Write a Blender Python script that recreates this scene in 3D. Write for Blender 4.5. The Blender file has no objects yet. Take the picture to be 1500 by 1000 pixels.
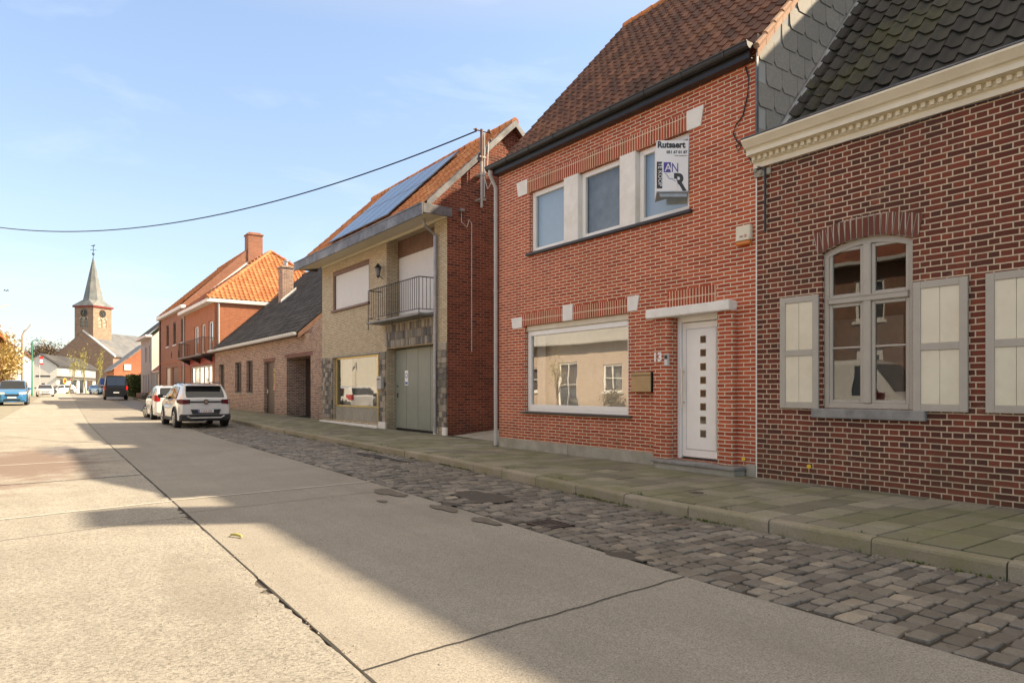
import bpy, bmesh, math, random
from mathutils import Vector as Vec, Matrix
random.seed(7)
C = bpy.context.scene.collection
R = math.radians; PI = math.pi
# ------------------------------------------------------------- site survey
TH = math.atan(.71); CS, SN = math.cos(TH), math.sin(TH); H = 1.40; HZ = 571.0
def dr(px): a = (px-750)/1000; return a*CS+SN, -a*SN+CS
def PX(px, py, X):
    dx, dy = dr(px); t = X/dx; return Vec((X, t*dy, H+(HZ-py)/1000*t))
def PY(px, py, Y):
    dx, dy = dr(px); t = Y/dy; return Vec((t*dx, Y, H+(HZ-py)/1000*t))
def PD(px, py, d):
    dx, dy = dr(px); return Vec((d*dx, d*dy, H+(HZ-py)/1000*d))
def yf(px, X): return PX(px, 571, X).y
def zf(px, py, X): return PX(px, py, X).z
def lerp(t, Y):
    if Y <= t[0][0]: return t[0][1]
    for (a, b), (c, d) in zip(t, t[1:]):
        if Y <= c: return b+(d-b)*(Y-a)/(c-a)
    return t[-1][1]+(t[-1][1]-t[-2][1])/(t[-1][0]-t[-2][0])*(Y-t[-1][0])
KT = [(-14, 5.8), (5.9, 5.92), (11.6, 6.42), (23, 6.72), (76, 8.8), (150, 11.5)]
ET = [(-14, 3.95), (3, 4.0), (9.7, 4.25), (23, 4.6), (76, 6.5), (150, 9.2)]
JT = [(-14, 1.3), (3, 1.35), (8.5, 1.47), (31, 1.95), (76, 3.6), (150, 6.3)]
def K(Y): return lerp(KT, Y)
def E(Y): return lerp(ET, Y)
def J(Y): return lerp(JT, Y)
def gz(Y): return .0075*max(0, min(Y, 130)-22)
# ------------------------------------------------------------- helpers
class MB:
    def __init__(s): s.v = []; s.f = []; s.uv = {}; s.sm = False
    def add(s, vs, fs):
        o = len(s.v); s.v += [Vec(p) for p in vs]; s.f += [tuple(o+i for i in f) for f in fs]; return o
    def quad(s, *p): s.add(p, [tuple(range(len(p)))])
    def box(s, x0, x1, y0, y1, z0, z1):
        if x0 > x1: x0, x1 = x1, x0
        if y0 > y1: y0, y1 = y1, y0
        if z0 > z1: z0, z1 = z1, z0
        v = [(x, y, z) for z in (z0, z1) for x, y in ((x0, y0), (x1, y0), (x1, y1), (x0, y1))]
        s.add(v, [(3, 2, 1, 0), (4, 5, 6, 7), (0, 1, 5, 4), (1, 2, 6, 5), (2, 3, 7, 6), (3, 0, 4, 7)]); return s
    def bbox(s, x0, x1, y0, y1, z0, z1, b=.01):
        """box with chamfered edges"""
        x0, x1 = sorted((x0, x1)); y0, y1 = sorted((y0, y1)); z0, z1 = sorted((z0, z1))
        b = min(b, (x1-x0)*.45, (y1-y0)*.45, (z1-z0)*.45)
        rings = []
        def rect(x0, x1, y0, y1, c, z):
            return [(x0+c, y0, z), (x1-c, y0, z), (x1, y0+c, z), (x1, y1-c, z), (x1-c, y1, z), (x0+c, y1, z), (x0, y1-c, z), (x0, y0+c, z)]
        rings = [rect(x0+b, x1-b, y0+b, y1-b, .3*b, z0), rect(x0, x1, y0, y1, b, z0+b), rect(x0, x1, y0, y1, b, z1-b), rect(x0+b, x1-b, y0+b, y1-b, .3*b, z1)]
        o = len(s.v)
        for r in rings: s.v += [Vec(p) for p in r]
        for k in range(3):
            for i in range(8):
                j = (i+1) % 8; s.f.append((o+k*8+i, o+k*8+j, o+k*8+8+j, o+k*8+8+i))
        s.f.append(tuple(o+7-i for i in range(8))); s.f.append(tuple(o+24+i for i in range(8))); return s
    def prism(s, poly, d):
        """poly: list of 3D points, extruded by vector d"""
        n = len(poly); d = Vec(d); p = [Vec(q) for q in poly]
        s.add(p+[q+d for q in p], [tuple(range(n-1, -1, -1)), tuple(range(n, 2*n))]+[(i, (i+1) % n, n+(i+1) % n, n+i) for i in range(n)]); return s
    def tube(s, pts, r, n=8, cap=True):
        pts = [Vec(p) for p in pts]; rs = r if isinstance(r, (list, tuple)) else [r]*len(pts)
        o = len(s.v); up = Vec((0, 0, 1))
        for i, p in enumerate(pts):
            d = (pts[min(i+1, len(pts)-1)]-pts[max(i-1, 0)])
            if d.length < 1e-9: d = Vec((0, 0, 1))
            d.normalize(); a = d.cross(up)
            if a.length < .05: a = d.cross(Vec((1, 0, 0)))
            a.normalize(); b = d.cross(a)
            for k in range(n):
                t = 2*PI*k/n; s.v.append(p+a*math.cos(t)*rs[i]+b*math.sin(t)*rs[i])
        for i in range(len(pts)-1):
            for k in range(n):
                j = (k+1) % n; s.f.append((o+i*n+k, o+i*n+j, o+(i+1)*n+j, o+(i+1)*n+k))
        if cap:
            s.f.append(tuple(o+k for k in range(n-1, -1, -1))); s.f.append(tuple(o+(len(pts)-1)*n+k for k in range(n)))
        return s
    def disc(s, c, ax, r, th, n=20):
        c = Vec(c); ax = Vec(ax).normalized(); return s.tube([c-ax*th/2, c+ax*th/2], r, n)
    def sphere(s, c, r, n=8, sz=1):
        o = len(s.v); m = n//2
        for i in range(m+1):
            a = PI*i/m
            for k in range(n): s.v.append(Vec(c)+Vec((math.sin(a)*math.cos(2*PI*k/n)*r, math.sin(a)*math.sin(2*PI*k/n)*r, math.cos(a)*r*sz)))
        for i in range(m):
            for k in range(n): j = (k+1) % n; s.f.append((o+i*n+k, o+(i+1)*n+k, o+(i+1)*n+j, o+i*n+j))
        return s
    def tf(s, M):
        s.v = [M @ p for p in s.v]; return s
def base(o):
    b = Vec((0, 0, 0)); q = o
    while q is not None: b += Vec(q.location); q = q.parent
    return b
def ob(name, mb, mat, parent=None, smooth=False, local=False, uvs=None):
    me = bpy.data.meshes.new(name)
    org = Vec((0, 0, 0)) if (parent is None or local) else base(parent)
    me.from_pydata([tuple(p-org) for p in mb.v], [], mb.f)
    uvl = me.uv_layers.new(name='m')
    V = mb.v; d = uvl.data
    if uvs is not None:
        for i, l in enumerate(me.loops): d[i].uv = uvs[l.vertex_index]
    else:
        for p in me.polygons:
            n = p.normal; a = (abs(n.x), abs(n.y), abs(n.z))
            for li in p.loop_indices:
                c = V[me.loops[li].vertex_index]
                if a[2] > .85: d[li].uv = (c.x, c.y)
                elif a[0] >= a[1]: d[li].uv = (c.y, c.z)
                else: d[li].uv = (c.x, c.z)
    if smooth: me.shade_smooth()
    if mat: me.materials.append(mat)
    o = bpy.data.objects.new(name, me); C.objects.link(o)
    if parent: o.parent = parent
    return o
def thing(name, label, cat, loc=(0, 0, 0), rz=0, group=None):
    o = bpy.data.objects.new(name, None); C.objects.link(o); o.location = loc; o.rotation_euler = (0, 0, rz); o.empty_display_size = .2
    return tag(o, label, cat, group)
def tag(o, label, cat, group=None):
    o['label'] = label; o['category'] = cat
    if group: o['group'] = group
    return o
def struct(name, mb, mat, label=None, kind='structure', **k):
    o = ob(name, mb, mat, **k); o['kind'] = kind
    return o
def copy_tree(o, parent=None):
    c = o.copy(); C.objects.link(c); c.parent = parent
    for ch in [x for x in bpy.data.objects if x.parent == o]: copy_tree(ch, c)
    return c
def wallgrid(mb, O, U, V, W, u1, v1, holes, depth, u0=0, v0=0):
    """rectangular wall face with real openings and reveals; W points inward"""
    O, U, V, W = Vec(O), Vec(U), Vec(V), Vec(W)
    us = sorted({u0, u1, *[h[0] for h in holes], *[h[1] for h in holes]}); vs = sorted({v0, v1, *[h[2] for h in holes], *[h[3] for h in holes]})
    us = [u for u in us if u0-1e-6 <= u <= u1+1e-6]; vs = [v for v in vs if v0-1e-6 <= v <= v1+1e-6]
    P = lambda u, v, w=0: O+U*u+V*v+W*w
    for a, b in zip(us, us[1:]):
        for c, d in zip(vs, vs[1:]):
            m, n = (a+b)/2, (c+d)/2
            if any(h[0] < m < h[1] and h[2] < n < h[3] for h in holes): continue
            mb.quad(P(a, c), P(b, c), P(b, d), P(a, d))
    for h in holes:
        a, b, c, d = h[:4]; q = h[4] if len(h) > 4 else depth
        mb.quad(P(a, c), P(a, d), P(a, d, q), P(a, c, q)); mb.quad(P(b, c), P(b, c, q), P(b, d, q), P(b, d))
        mb.quad(P(a, d), P(b, d), P(b, d, q), P(a, d, q)); mb.quad(P(a, c), P(a, c, q), P(b, c, q), P(b, c))
def roof_tiles(name, P0, U, V, nu, nv, tw, th, amp, lip, mat, parent, samp=6, clip=None, jit=.004, PW=1.7, PAN=0):
    P0, U, V = Vec(P0), Vec(U).normalized(), Vec(V).normalized(); N = U.cross(V)
    if N.z < 0: N = -N
    mb = MB(); uv = []
    rnd = random.Random(hash(name) % 1000 if False else 11)
    prof = [amp*(.5+.5*math.cos(2*PI*(k/samp)))**PW-PAN*math.sin(PI*k/samp) for k in range(samp+1)]
    for r in range(nv):
        for c in range(nu):
            if clip and not clip((c+.5)*tw, (r+.5)*th): continue
            j = rnd.uniform(-jit, jit); j2 = rnd.uniform(-jit, jit)*1.5; o = len(mb.v)
            for k in range(samp+1):
                u = (c+k/samp)*tw; h = prof[k]
                for (vv, hh) in ((r*th-.0*th+j2, h), (r*th+j2, h+lip+j), ((r+1)*th+.01, h+.002+j)):
                    mb.v.append(P0+U*u+V*vv+N*hh); uv.append((c+.02+.96*k/samp, r+.5 if False else r+.02+.95*max(0, min(1, (vv-r*th)/th))))
            for k in range(samp):
                a = o+k*3; mb.f += [(a, a+3, a+4, a+1), (a+1, a+4, a+5, a+2)]
    o = ob(name, mb, mat, parent, smooth=False, uvs=uv)
    me = o.data
    me.shade_smooth(); me.set_sharp_from_angle(angle=R(38))
    return o
def ridge(name, A, B, r, mat, parent, step=.33, lift=0):
    A, B = Vec(A), Vec(B); n = max(1, int((B-A).length/step)); mb = MB(); d = (B-A)/n; rn = random.Random(3)
    for i in range(n):
        a = A+d*i; j = rn.uniform(-.008, .008)
        mb.tube([a+Vec((0, 0, lift+j)), a+d*1.06+Vec((0, 0, lift+j))], [r*1.05, r*.9], 10)
    return ob(name, mb, mat, parent, smooth=False)
def text(name, body, size, mat, parent, O, U, V, depth=.004, align='LEFT', sx=1.0, bold=0.0, keep=None):
    cu = bpy.data.curves.new('t', 'FONT'); cu.body = body; cu.size = size; cu.extrude = depth/2; cu.align_x = align; cu.resolution_u = 3; cu.offset = bold
    t = bpy.data.objects.new('t', cu); C.objects.link(t); bpy.context.view_layer.update()
    me = bpy.data.meshes.new_from_object(t.evaluated_get(bpy.context.evaluated_depsgraph_get()))
    bpy.data.objects.remove(t); mb = MB(); O, U, V = Vec(O), Vec(U).normalized(), Vec(V).normalized(); N = U.cross(V)
    mb.v = [O+U*(v.co.x*sx)+V*v.co.y+N*v.co.z for v in me.vertices]; mb.f = [tuple(p.vertices) for p in me.polygons]
    bpy.data.meshes.remove(me)
    if keep:
        o = ob(name, mb, mat, keep[0], local=True); o.location = keep[1]; return o
    return ob(name, mb, mat, parent)
# ------------------------------------------------------------- materials
def nt(name):
    m = bpy.data.materials.new(name); m.use_nodes = True; t = m.node_tree; b = t.nodes['Principled BSDF']; return m, t, b
def nd(t, ty, **k):
    n = t.nodes.new(ty)
    for a, v in k.items():
        if a.startswith('i_'): n.inputs[a[2:].replace('_', ' ')].default_value = v
        else: setattr(n, a, v)
    return n
def c4(c): return (c[0], c[1], c[2], 1)
def mixc(t, fac, a, b, bt='MIX'):
    m = nd(t, 'ShaderNodeMix', data_type='RGBA', blend_type=bt)
    for s, v in ((m.inputs[0], fac), (m.inputs[6], a), (m.inputs[7], b)):
        if hasattr(v, 'links'): t.links.new(v, s)
        else: s.default_value = v if isinstance(v, (int, float)) else c4(v)
    return m.outputs[2]
def ramp(t, fac, stops):
    r = nd(t, 'ShaderNodeValToRGB'); e = r.color_ramp.elements
    while len(e) < len(stops): e.new(.5)
    for k, (p, c) in enumerate(stops): e[k].position = p; e[k].color = c4(c) if isinstance(c, (tuple, list)) else (c, c, c, 1)
    t.links.new(fac, r.inputs[0]); return r.outputs[0]
def noise(t, vec, scale, detail=4, rough=.6):
    n = nd(t, 'ShaderNodeTexNoise', i_Scale=scale, i_Detail=detail, i_Roughness=rough)
    if vec: t.links.new(vec, n.inputs['Vector'])
    return n.outputs['Fac']
def posn(t): return nd(t, 'ShaderNodeNewGeometry').outputs['Position']
def objc(t): return nd(t, 'ShaderNodeTexCoord').outputs['Object']
def bump(t, b, h, strength=.5, dist=.01):
    n = nd(t, 'ShaderNodeBump', i_Strength=strength, i_Distance=dist); t.links.new(h, n.inputs['Height']); t.links.new(n.outputs[0], b.inputs['Normal'])
def mat(name, col, rough=.6, metal=0, var=.12, scale=6, bmp=.0, spec=.5, dirt=None):
    m, t, b = nt(name); o = objc(t)
    f = noise(t, o, scale, 5)
    lo = tuple(x*(1-var) for x in col); hi = tuple(min(1, x*(1+var)) for x in col)
    c = ramp(t, f, [(.3, lo), (.7, hi)])
    if dirt: c = mixc(t, ramp(t, noise(t, o, scale*.35, 6, .7), [(.45, 0.), (.75, 1.)]), c, dirt)
    t.links.new(c, b.inputs['Base Color']); b.inputs['Roughness'].default_value = rough; b.inputs['Metallic'].default_value = metal
    b.inputs['Specular IOR Level'].default_value = spec
    if bmp: bump(t, b, noise(t, o, scale*8, 6, .7), bmp, .01)
    return m
def brick(name, c1, c2, mort, bw, bh, ms, sq=1.0, sqf=2, rot=False, dirt=(.1, .08, .06), damt=.35, bstr=1.0, off=.5, dark=None, rough=.85):
    m, t, b = nt(name); uv = nd(t, 'ShaderNodeUVMap').outputs[0]
    vec = uv
    ns = nd(t, 'ShaderNodeTexNoise', i_Scale=14, i_Detail=3); t.links.new(uv, ns.inputs['Vector'])
    sc = nd(t, 'ShaderNodeVectorMath', operation='MULTIPLY_ADD'); t.links.new(ns.outputs['Color'], sc.inputs[0]); sc.inputs[1].default_value = (.006, .006, 0); t.links.new(uv, sc.inputs[2]); vec = sc.outputs[0]
    ns2 = nd(t, 'ShaderNodeTexNoise', i_Scale=1.7, i_Detail=2); t.links.new(uv, ns2.inputs['Vector']); sc2 = nd(t, 'ShaderNodeVectorMath', operation='MULTIPLY_ADD'); t.links.new(ns2.outputs['Color'], sc2.inputs[0]); sc2.inputs[1].default_value = (.02, .022, 0); t.links.new(vec, sc2.inputs[2]); vec = sc2.outputs[0]
    if rot:
        mp = nd(t, 'ShaderNodeMapping'); mp.inputs['Rotation'].default_value = (0, 0, PI/2); t.links.new(vec, mp.inputs[0]); vec = mp.outputs[0]
    br = nd(t, 'ShaderNodeTexBrick', offset=off, squash=sq, squash_frequency=sqf)
    t.links.new(vec, br.inputs['Vector']); br.inputs['Scale'].default_value = 1; br.inputs['Mortar Size'].default_value = ms; br.inputs['Mortar Smooth'].default_value = .15
    br.inputs['Brick Width'].default_value = bw; br.inputs['Row Height'].default_value = bh; br.inputs['Bias'].default_value = 0
    br.inputs['Color1'].default_value = (0, 0, 0, 1); br.inputs['Color2'].default_value = (1, 1, 1, 1); br.inputs['Mortar'].default_value = (0, 0, 0, 1)
    st = [(0, c1), (.5, tuple((x+y)/2 for x, y in zip(c1, c2))), (1, c2)]
    if dark: st = [(0, dark), (.18, c1), (.8, c2), (1, tuple(min(1, x*1.2) for x in c2))]
    bc = ramp(t, br.outputs['Color'], st)
    fine = noise(t, uv, 90, 4, .7)
    bc = mixc(t, ramp(t, fine, [(.35, .0), (.75, .45)]), bc, tuple(x*.55 for x in c1))
    mc = mixc(t, noise(t, uv, 8, 4), tuple(x*.8 for x in mort), mort)
    col = mixc(t, br.outputs['Fac'], bc, mc)
    big = ramp(t, noise(t, uv, .9, 6, .65), [(.42, 0.), (.8, damt)])
    col = mixc(t, big, col, dirt)
    sm = nd(t, 'ShaderNodeMapping'); sm.inputs['Scale'].default_value = (3.2, .35, 1); t.links.new(uv, sm.inputs[0])
    col = mixc(t, ramp(t, noise(t, sm.outputs[0], 1.6, 5, .7), [(.5, 0.), (.8, .32)]), col, tuple(x*.7 for x in dirt))
    col = mixc(t, ramp(t, noise(t, uv, 2.7, 6, .75), [(.6, 0.), (.8, .22)]), col, tuple(min(1, x*1.05) for x in mort))
    su = nd(t, 'ShaderNodeSeparateXYZ'); t.links.new(uv, su.inputs[0]); gr = nd(t, 'ShaderNodeMapRange'); gr.inputs[1].default_value = .95; gr.inputs[2].default_value = .1; t.links.new(su.outputs[1], gr.inputs[0])
    gm = nd(t, 'ShaderNodeMath', operation='MULTIPLY'); t.links.new(gr.outputs[0], gm.inputs[0]); t.links.new(ramp(t, noise(t, uv, 4, 6, .7), [(.35, 0.), (.7, .6)]), gm.inputs[1])
    col = mixc(t, gm.outputs[0], col, (.075, .07, .04))
    t.links.new(col, b.inputs['Base Color']); b.inputs['Roughness'].default_value = rough; b.inputs['Specular IOR Level'].default_value = .3
    hh = nd(t, 'ShaderNodeMath', operation='MULTIPLY_ADD'); t.links.new(br.outputs['Fac'], hh.inputs[0]); hh.inputs[1].default_value = -1; 
    h2 = nd(t, 'ShaderNodeMath', operation='MULTIPLY'); t.links.new(fine, h2.inputs[0]); h2.inputs[1].default_value = .5; t.links.new(h2.outputs[0], hh.inputs[2])
    bump(t, b, hh.outputs[0], bstr, .012)
    return m
def tiles_mat(name, stops, moss=None, mossamt=.5, rough=.75, bs=.3, spec=.4, mossscale=.9):
    m, t, b = nt(name); uv = nd(t, 'ShaderNodeUVMap').outputs[0]
    fl = nd(t, 'ShaderNodeVectorMath', operation='FLOOR'); t.links.new(uv, fl.inputs[0])
    wn = nd(t, 'ShaderNodeTexWhiteNoise', noise_dimensions='2D'); t.links.new(fl.outputs[0], wn.inputs['Vector'])
    p = posn(t); c = ramp(t, wn.outputs['Value'], stops)
    c = mixc(t, ramp(t, noise(t, p, 30, 5, .7), [(.35, 0.), (.8, .5)]), c, tuple(x*.45 for x in stops[0][1]))
    if moss: c = mixc(t, ramp(t, noise(t, p, mossscale, 7, .72), [(.5, 0.), (.72, mossamt)]), c, moss)
    t.links.new(c, b.inputs['Base Color']); b.inputs['Roughness'].default_value = rough; b.inputs['Specular IOR Level'].default_value = spec
    bump(t, b, noise(t, p, 60, 5, .7), bs, .01); return m
def glass(name, lo=.12, hi=.75, tint=(.85, .88, .88), rough=0.0):
    m, t, b = nt(name); out = t.nodes['Material Output']; t.nodes.remove(b)
    tr = nd(t, 'ShaderNodeBsdfTransparent'); tr.inputs[0].default_value = c4(tint)
    gl = nd(t, 'ShaderNodeBsdfGlossy'); gl.inputs['Color'].default_value = (1, 1, 1, 1); gl.inputs['Roughness'].default_value = rough
    lw = nd(t, 'ShaderNodeLayerWeight', i_Blend=.5); mr = nd(t, 'ShaderNodeMapRange'); mr.inputs[3].default_value = lo; mr.inputs[4].default_value = hi
    t.links.new(lw.outputs['Facing'], mr.inputs[0])
    bp = nd(t, 'ShaderNodeBump', i_Strength=.08, i_Distance=.02); t.links.new(noise(t, posn(t), 1.1, 2), bp.inputs['Height']); t.links.new(bp.outputs[0], gl.inputs['Normal'])
    mx = nd(t, 'ShaderNodeMixShader'); t.links.new(mr.outputs[0], mx.inputs[0]); t.links.new(tr.outputs[0], mx.inputs[1]); t.links.new(gl.outputs[0], mx.inputs[2]); t.links.new(mx.outputs[0], out.inputs[0]); return m
M = {}
M['b13'] = brick('red facing brick', (.41, .068, .030), (.64, .140, .060), (.88, .74, .56), .232, .0605, .0080, dirt=(.22, .08, .05), damt=.25)
M['b13s'] = brick('red brick soldier course', (.37, .060, .026), (.55, .115, .05), (.88, .73, .53), .29, .0605, .0082, rot=True, off=0, damt=.2, dirt=(.22, .08, .05))
M['bdark'] = brick('old dark red brick', (.13, .038, .025), (.235, .060, .036), (.70, .55, .39), .235, .0715, .0082, sq=.5, sqf=2, dark=(.10, .037, .028), damt=.35, dirt=(.07, .045, .035))
M['bdarks'] = brick('old brick arch', (.16, .05, .035), (.24, .075, .055), (.6, .48, .38), .4, .075, .009, rot=True, off=0, damt=.2)
M['bgable'] = brick('rough red common brick', (.20, .042, .022), (.31, .075, .038), (.42, .30, .22), .22, .074, .0075, dark=(.12, .03, .02), damt=.5, dirt=(.13, .04, .025), bstr=1)
M['byel'] = brick('yellow thin brick', (.62, .50, .34), (.78, .66, .47), (.24, .18, .12), .21, .062, .007, damt=.2, dirt=(.3, .24, .17))
M['bbrown'] = brick('brown pink brick', (.27, .135, .095), (.43, .25, .175), (.80, .69, .56), .215, .078, .0095, dark=(.13, .075, .06), damt=.25, dirt=(.2, .13, .1))
M['bred4'] = brick('orange red brick', (.47, .16, .085), (.57, .225, .115), (.52, .30, .18), .2, .07, .006, damt=.2, dirt=(.3, .1, .06))
M['bred5'] = brick('warm brown red brick', (.34, .13, .08), (.48, .20, .12), (.5, .36, .25), .22, .08, .009, damt=.3, dirt=(.22, .1, .07))
M['bchurch'] = brick('church stone brick', (.33, .19, .13), (.46, .29, .20), (.45, .34, .26), .5, .25, .02, damt=.3, dirt=(.2, .12, .09))
M['bpink'] = brick('pink pale brick', (.60, .46, .36), (.70, .56, .44), (.7, .6, .5), .22, .07, .008, damt=.15, dirt=(.5, .36, .28))
M['rot13'] = tiles_mat('weathered brown red roof tile', [(0, (.085, .038, .028)), (.35, (.135, .056, .038)), (.7, (.18, .075, .048)), (1, (.25, .105, .06))], moss=(.30, .13, .06), mossamt=.45, mossscale=.6)
M['rotdark'] = tiles_mat('anthracite mossy roof tile', [(0, (.014, .013, .011)), (.5, (.025, .023, .020)), (1, (.042, .038, .032))], moss=(.075, .078, .018), mossamt=.75, rough=.6, spec=.35, mossscale=.7)
M['rotor'] = tiles_mat('orange roof tile', [(0, (.42, .13, .045)), (.5, (.60, .21, .07)), (1, (.70, .30, .12))], moss=(.2, .1, .05), mossamt=.5)
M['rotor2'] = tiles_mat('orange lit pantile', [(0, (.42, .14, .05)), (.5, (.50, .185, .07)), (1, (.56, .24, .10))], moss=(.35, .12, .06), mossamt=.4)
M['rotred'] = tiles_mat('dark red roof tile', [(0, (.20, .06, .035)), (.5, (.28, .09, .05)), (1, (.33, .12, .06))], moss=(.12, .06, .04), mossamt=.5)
M['rotblk'] = tiles_mat('slate grey roof tile', [(0, (.055, .053, .054)), (.5, (.08, .077, .076)), (1, (.12, .113, .108))], moss=(.12, .112, .095), mossamt=.5, rough=.85, spec=.2)
M['vergetile'] = tiles_mat('pale terracotta verge tile', [(0, (.42, .22, .13)), (.5, (.50, .29, .18)), (1, (.58, .38, .26))], moss=(.3, .2, .13), mossamt=.5)
M['slate'] = tiles_mat('fibre cement slate', [(0, (.27, .25, .22)), (.5, (.31, .285, .25)), (1, (.35, .32, .28))], moss=(.25, .24, .22), mossamt=.5, bs=.1)
M['white'] = mat('white pvc', (.87, .86, .82), .35, var=.03)
M['whitestone'] = mat('white painted stone', (.82, .80, .75), .7, var=.06, bmp=.15, dirt=(.70, .67, .60))
M['cream'] = mat('cream painted wood', (.78, .71, .56), .5, var=.05, scale=4, dirt=(.68, .61, .47))
M['cream2'] = mat('pale cream painted board', (.74, .68, .53), .5, var=.05, scale=4, dirt=(.64, .57, .43))
M['taupe'] = mat('grey beige paint', (.42, .385, .33), .5, var=.06, scale=5, bmp=.05)
M['cement'] = mat('grey cement render', (.36, .335, .28), .9, var=.15, scale=5, bmp=.3, dirt=(.26, .25, .18))
M['bluestone'] = mat('bluestone', (.22, .215, .205), .7, var=.2, scale=8, bmp=.25, dirt=(.33, .32, .3))
M['blk'] = mat('black painted metal', (.018, .018, .018), .4, var=.2)
M['blks'] = mat('black glazed sill', (.03, .024, .022), .35, var=.2)
M['zinc'] = mat('zinc', (.40, .41, .42), .45, metal=.6, var=.2, scale=5, dirt=(.28, .29, .30))
M['zincd'] = mat('dark weathered zinc', (.12, .12, .125), .5, metal=.4, var=.3, scale=4, dirt=(.28, .28, .28))
M['pvcg'] = mat('grey pvc pipe', (.47, .46, .43), .5, var=.08)
M['steel'] = mat('brushed steel', (.62, .58, .52), .28, metal=.9, var=.06, scale=20)
M['gold'] = mat('gold anodised aluminium', (.62, .50, .22), .3, metal=.6, var=.08)
M['brownw'] = mat('brown varnished wood', (.17, .09, .06), .5, var=.2)
M['dkbrown'] = mat('dark brown door', (.045, .03, .025), .4, var=.2)
M['shut'] = mat('white roller shutter', (.72, .71, .69), .6, var=.03)
M['ggreen'] = mat('grey green garage door', (.24, .265, .22), .45, var=.07, scale=2)
M['soffit'] = mat('cream soffit board', (.62, .56, .43), .6, var=.06)
M['room'] = mat('dim room plaster', (.62, .60, .54), .9, var=.08)
M['curtain'] = mat('white net curtain', (.75, .74, .7), .9, var=.1)
M['bluegrey'] = mat('pale blue blind', (.36, .40, .42), .8, var=.04)
M['netgrey'] = mat('grey mesh curtain', (.19, .19, .19), .8, var=.3, scale=4)
M['glass'] = glass('window glass'); M['glassm'] = glass('pale window glass', .06, .34); M['glass3'] = glass('dim window glass', .03, .18); M['glass4'] = glass('old window glass', .035, .42, (.55, .55, .53)); M['glass2'] = glass('shop glass', .17, .62, (.75, .75, .72)); M['glassd'] = glass('far window glass', .25, .8, (.5, .52, .55))
M['render'] = mat('pale render', (.72, .69, .62), .9, var=.05, scale=1, bmp=.1)
M['greyr'] = mat('grey render', (.38, .37, .35), .9, var=.08, scale=1.5, bmp=.1)
M['rubber'] = mat('tyre rubber', (.02, .02, .02), .8, var=.2)
M['alloy'] = mat('alloy wheel', (.42, .42, .42), .3, metal=.8, var=.1)
M['dkplast'] = mat('dark grey bumper plastic', (.03, .03, .032), .6, var=.15)
M['chrome'] = mat('chrome', (.7, .7, .7), .12, metal=1, var=.02)
M['plate'] = mat('white number plate', (.78, .78, .74), .4, var=.02)
M['redlamp'] = mat('red lamp lens', (.45, .012, .015), .15, var=.1)
M['dkredlamp'] = mat('smoked red lamp lens', (.13, .012, .02), .12, var=.1)
M['headlamp'] = mat('clear headlamp', (.62, .62, .6), .08, metal=.3, var=.1)
M['carglass'] = mat('tinted car glass', (.012, .014, .016), .03, var=.1, spec=1)
def paint(name, c, metal=0, rough=.25):
    m, t, b = nt(name); b.inputs['Base Color'].default_value = c4(c); b.inputs['Roughness'].default_value = rough; b.inputs['Metallic'].default_value = metal
    b.inputs['Coat Weight'].default_value = 1; b.inputs['Coat Roughness'].default_value = .03
    f = ramp(t, noise(t, objc(t), 3, 5), [(.3, tuple(x*.9 for x in c)), (.75, c)]); t.links.new(f, b.inputs['Base Color']); return m
M['pwhite'] = paint('white car paint', (.76, .75, .73)); M['pblue'] = paint('blue car paint', (.04, .23, .48), .2); M['pblack'] = mat('black van paint', (.010, .011, .014), .3, var=.1, spec=.35); 
M['bark'] = mat('bark', (.16, .12, .085), .9, var=.3, scale=10, bmp=.4)
M['barkg'] = mat('young pale bark', (.30, .26, .14), .9, var=.3, scale=10)
M['poleg'] = mat('green painted pole', (.03, .20, .12), .5, var=.1)
M['conc'] = mat('grey concrete pole', (.42, .38, .31), .85, var=.12, scale=6)
M['signred'] = mat('red sign', (.55, .03, .03), .4, var=.05); M['signblue'] = mat('blue sign', (.03, .13, .45), .4, var=.05); M['signyel'] = mat('yellow sign', (.75, .5, .05), .4, var=.05)
M['purple'] = mat('purple print', (.10, .07, .32), .5, var=.03); M['ink'] = mat('dark grey print', (.045, .045, .05), .5, var=.03); M['signw'] = mat('white sign board', (.88, .88, .87), .4, var=.02)
M['leafg'] = mat('green leaf', (.05, .085, .02), .6, var=.5, scale=3); M['leafy'] = mat('yellow spring leaf', (.42, .30, .07), .7, var=.4, scale=2); M['leafyg'] = mat('yellow green bud', (.40, .34, .07), .7, var=.3, scale=2)
M['twig'] = mat('bare twig', (.20, .15, .10), .9, var=.3); M['redp'] = mat('dark red paint', (.30, .03, .025), .5, var=.1)
M['spire'] = mat('weathered spire slate', (.17, .18, .175), .6, var=.3, scale=.6, dirt=(.34, .30, .26))
M['chroof'] = mat('church roof slate', (.14, .145, .15), .6, var=.25, scale=.8, dirt=(.24, .22, .2))
def mk_leaf(n, c1, c2):
    m, t, b = nt(n); w = nd(t, 'ShaderNodeTexWhiteNoise', noise_dimensions='3D')
    g = nd(t, 'ShaderNodeVectorMath', operation='SCALE'); g.inputs['Scale'].default_value = 4; t.links.new(posn(t), g.inputs[0])
    t.links.new(ramp(t, noise(t, posn(t), 5, 3), [(.3, c1), (.7, c2)]), b.inputs['Base Color']); b.inputs['Roughness'].default_value = .6; return m
M['leafy'] = mk_leaf('yellow spring leaf', (.48, .36, .14), (.68, .55, .27)); M['leafd'] = mk_leaf('dull winter leaf', (.16, .13, .07), (.26, .21, .12)); M['leafg'] = mk_leaf('dark green hedge leaf', (.035, .06, .012), (.09, .13, .03)); M['leafyg'] = mk_leaf('lime spring leaf', (.36, .30, .05), (.5, .46, .12))
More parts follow.
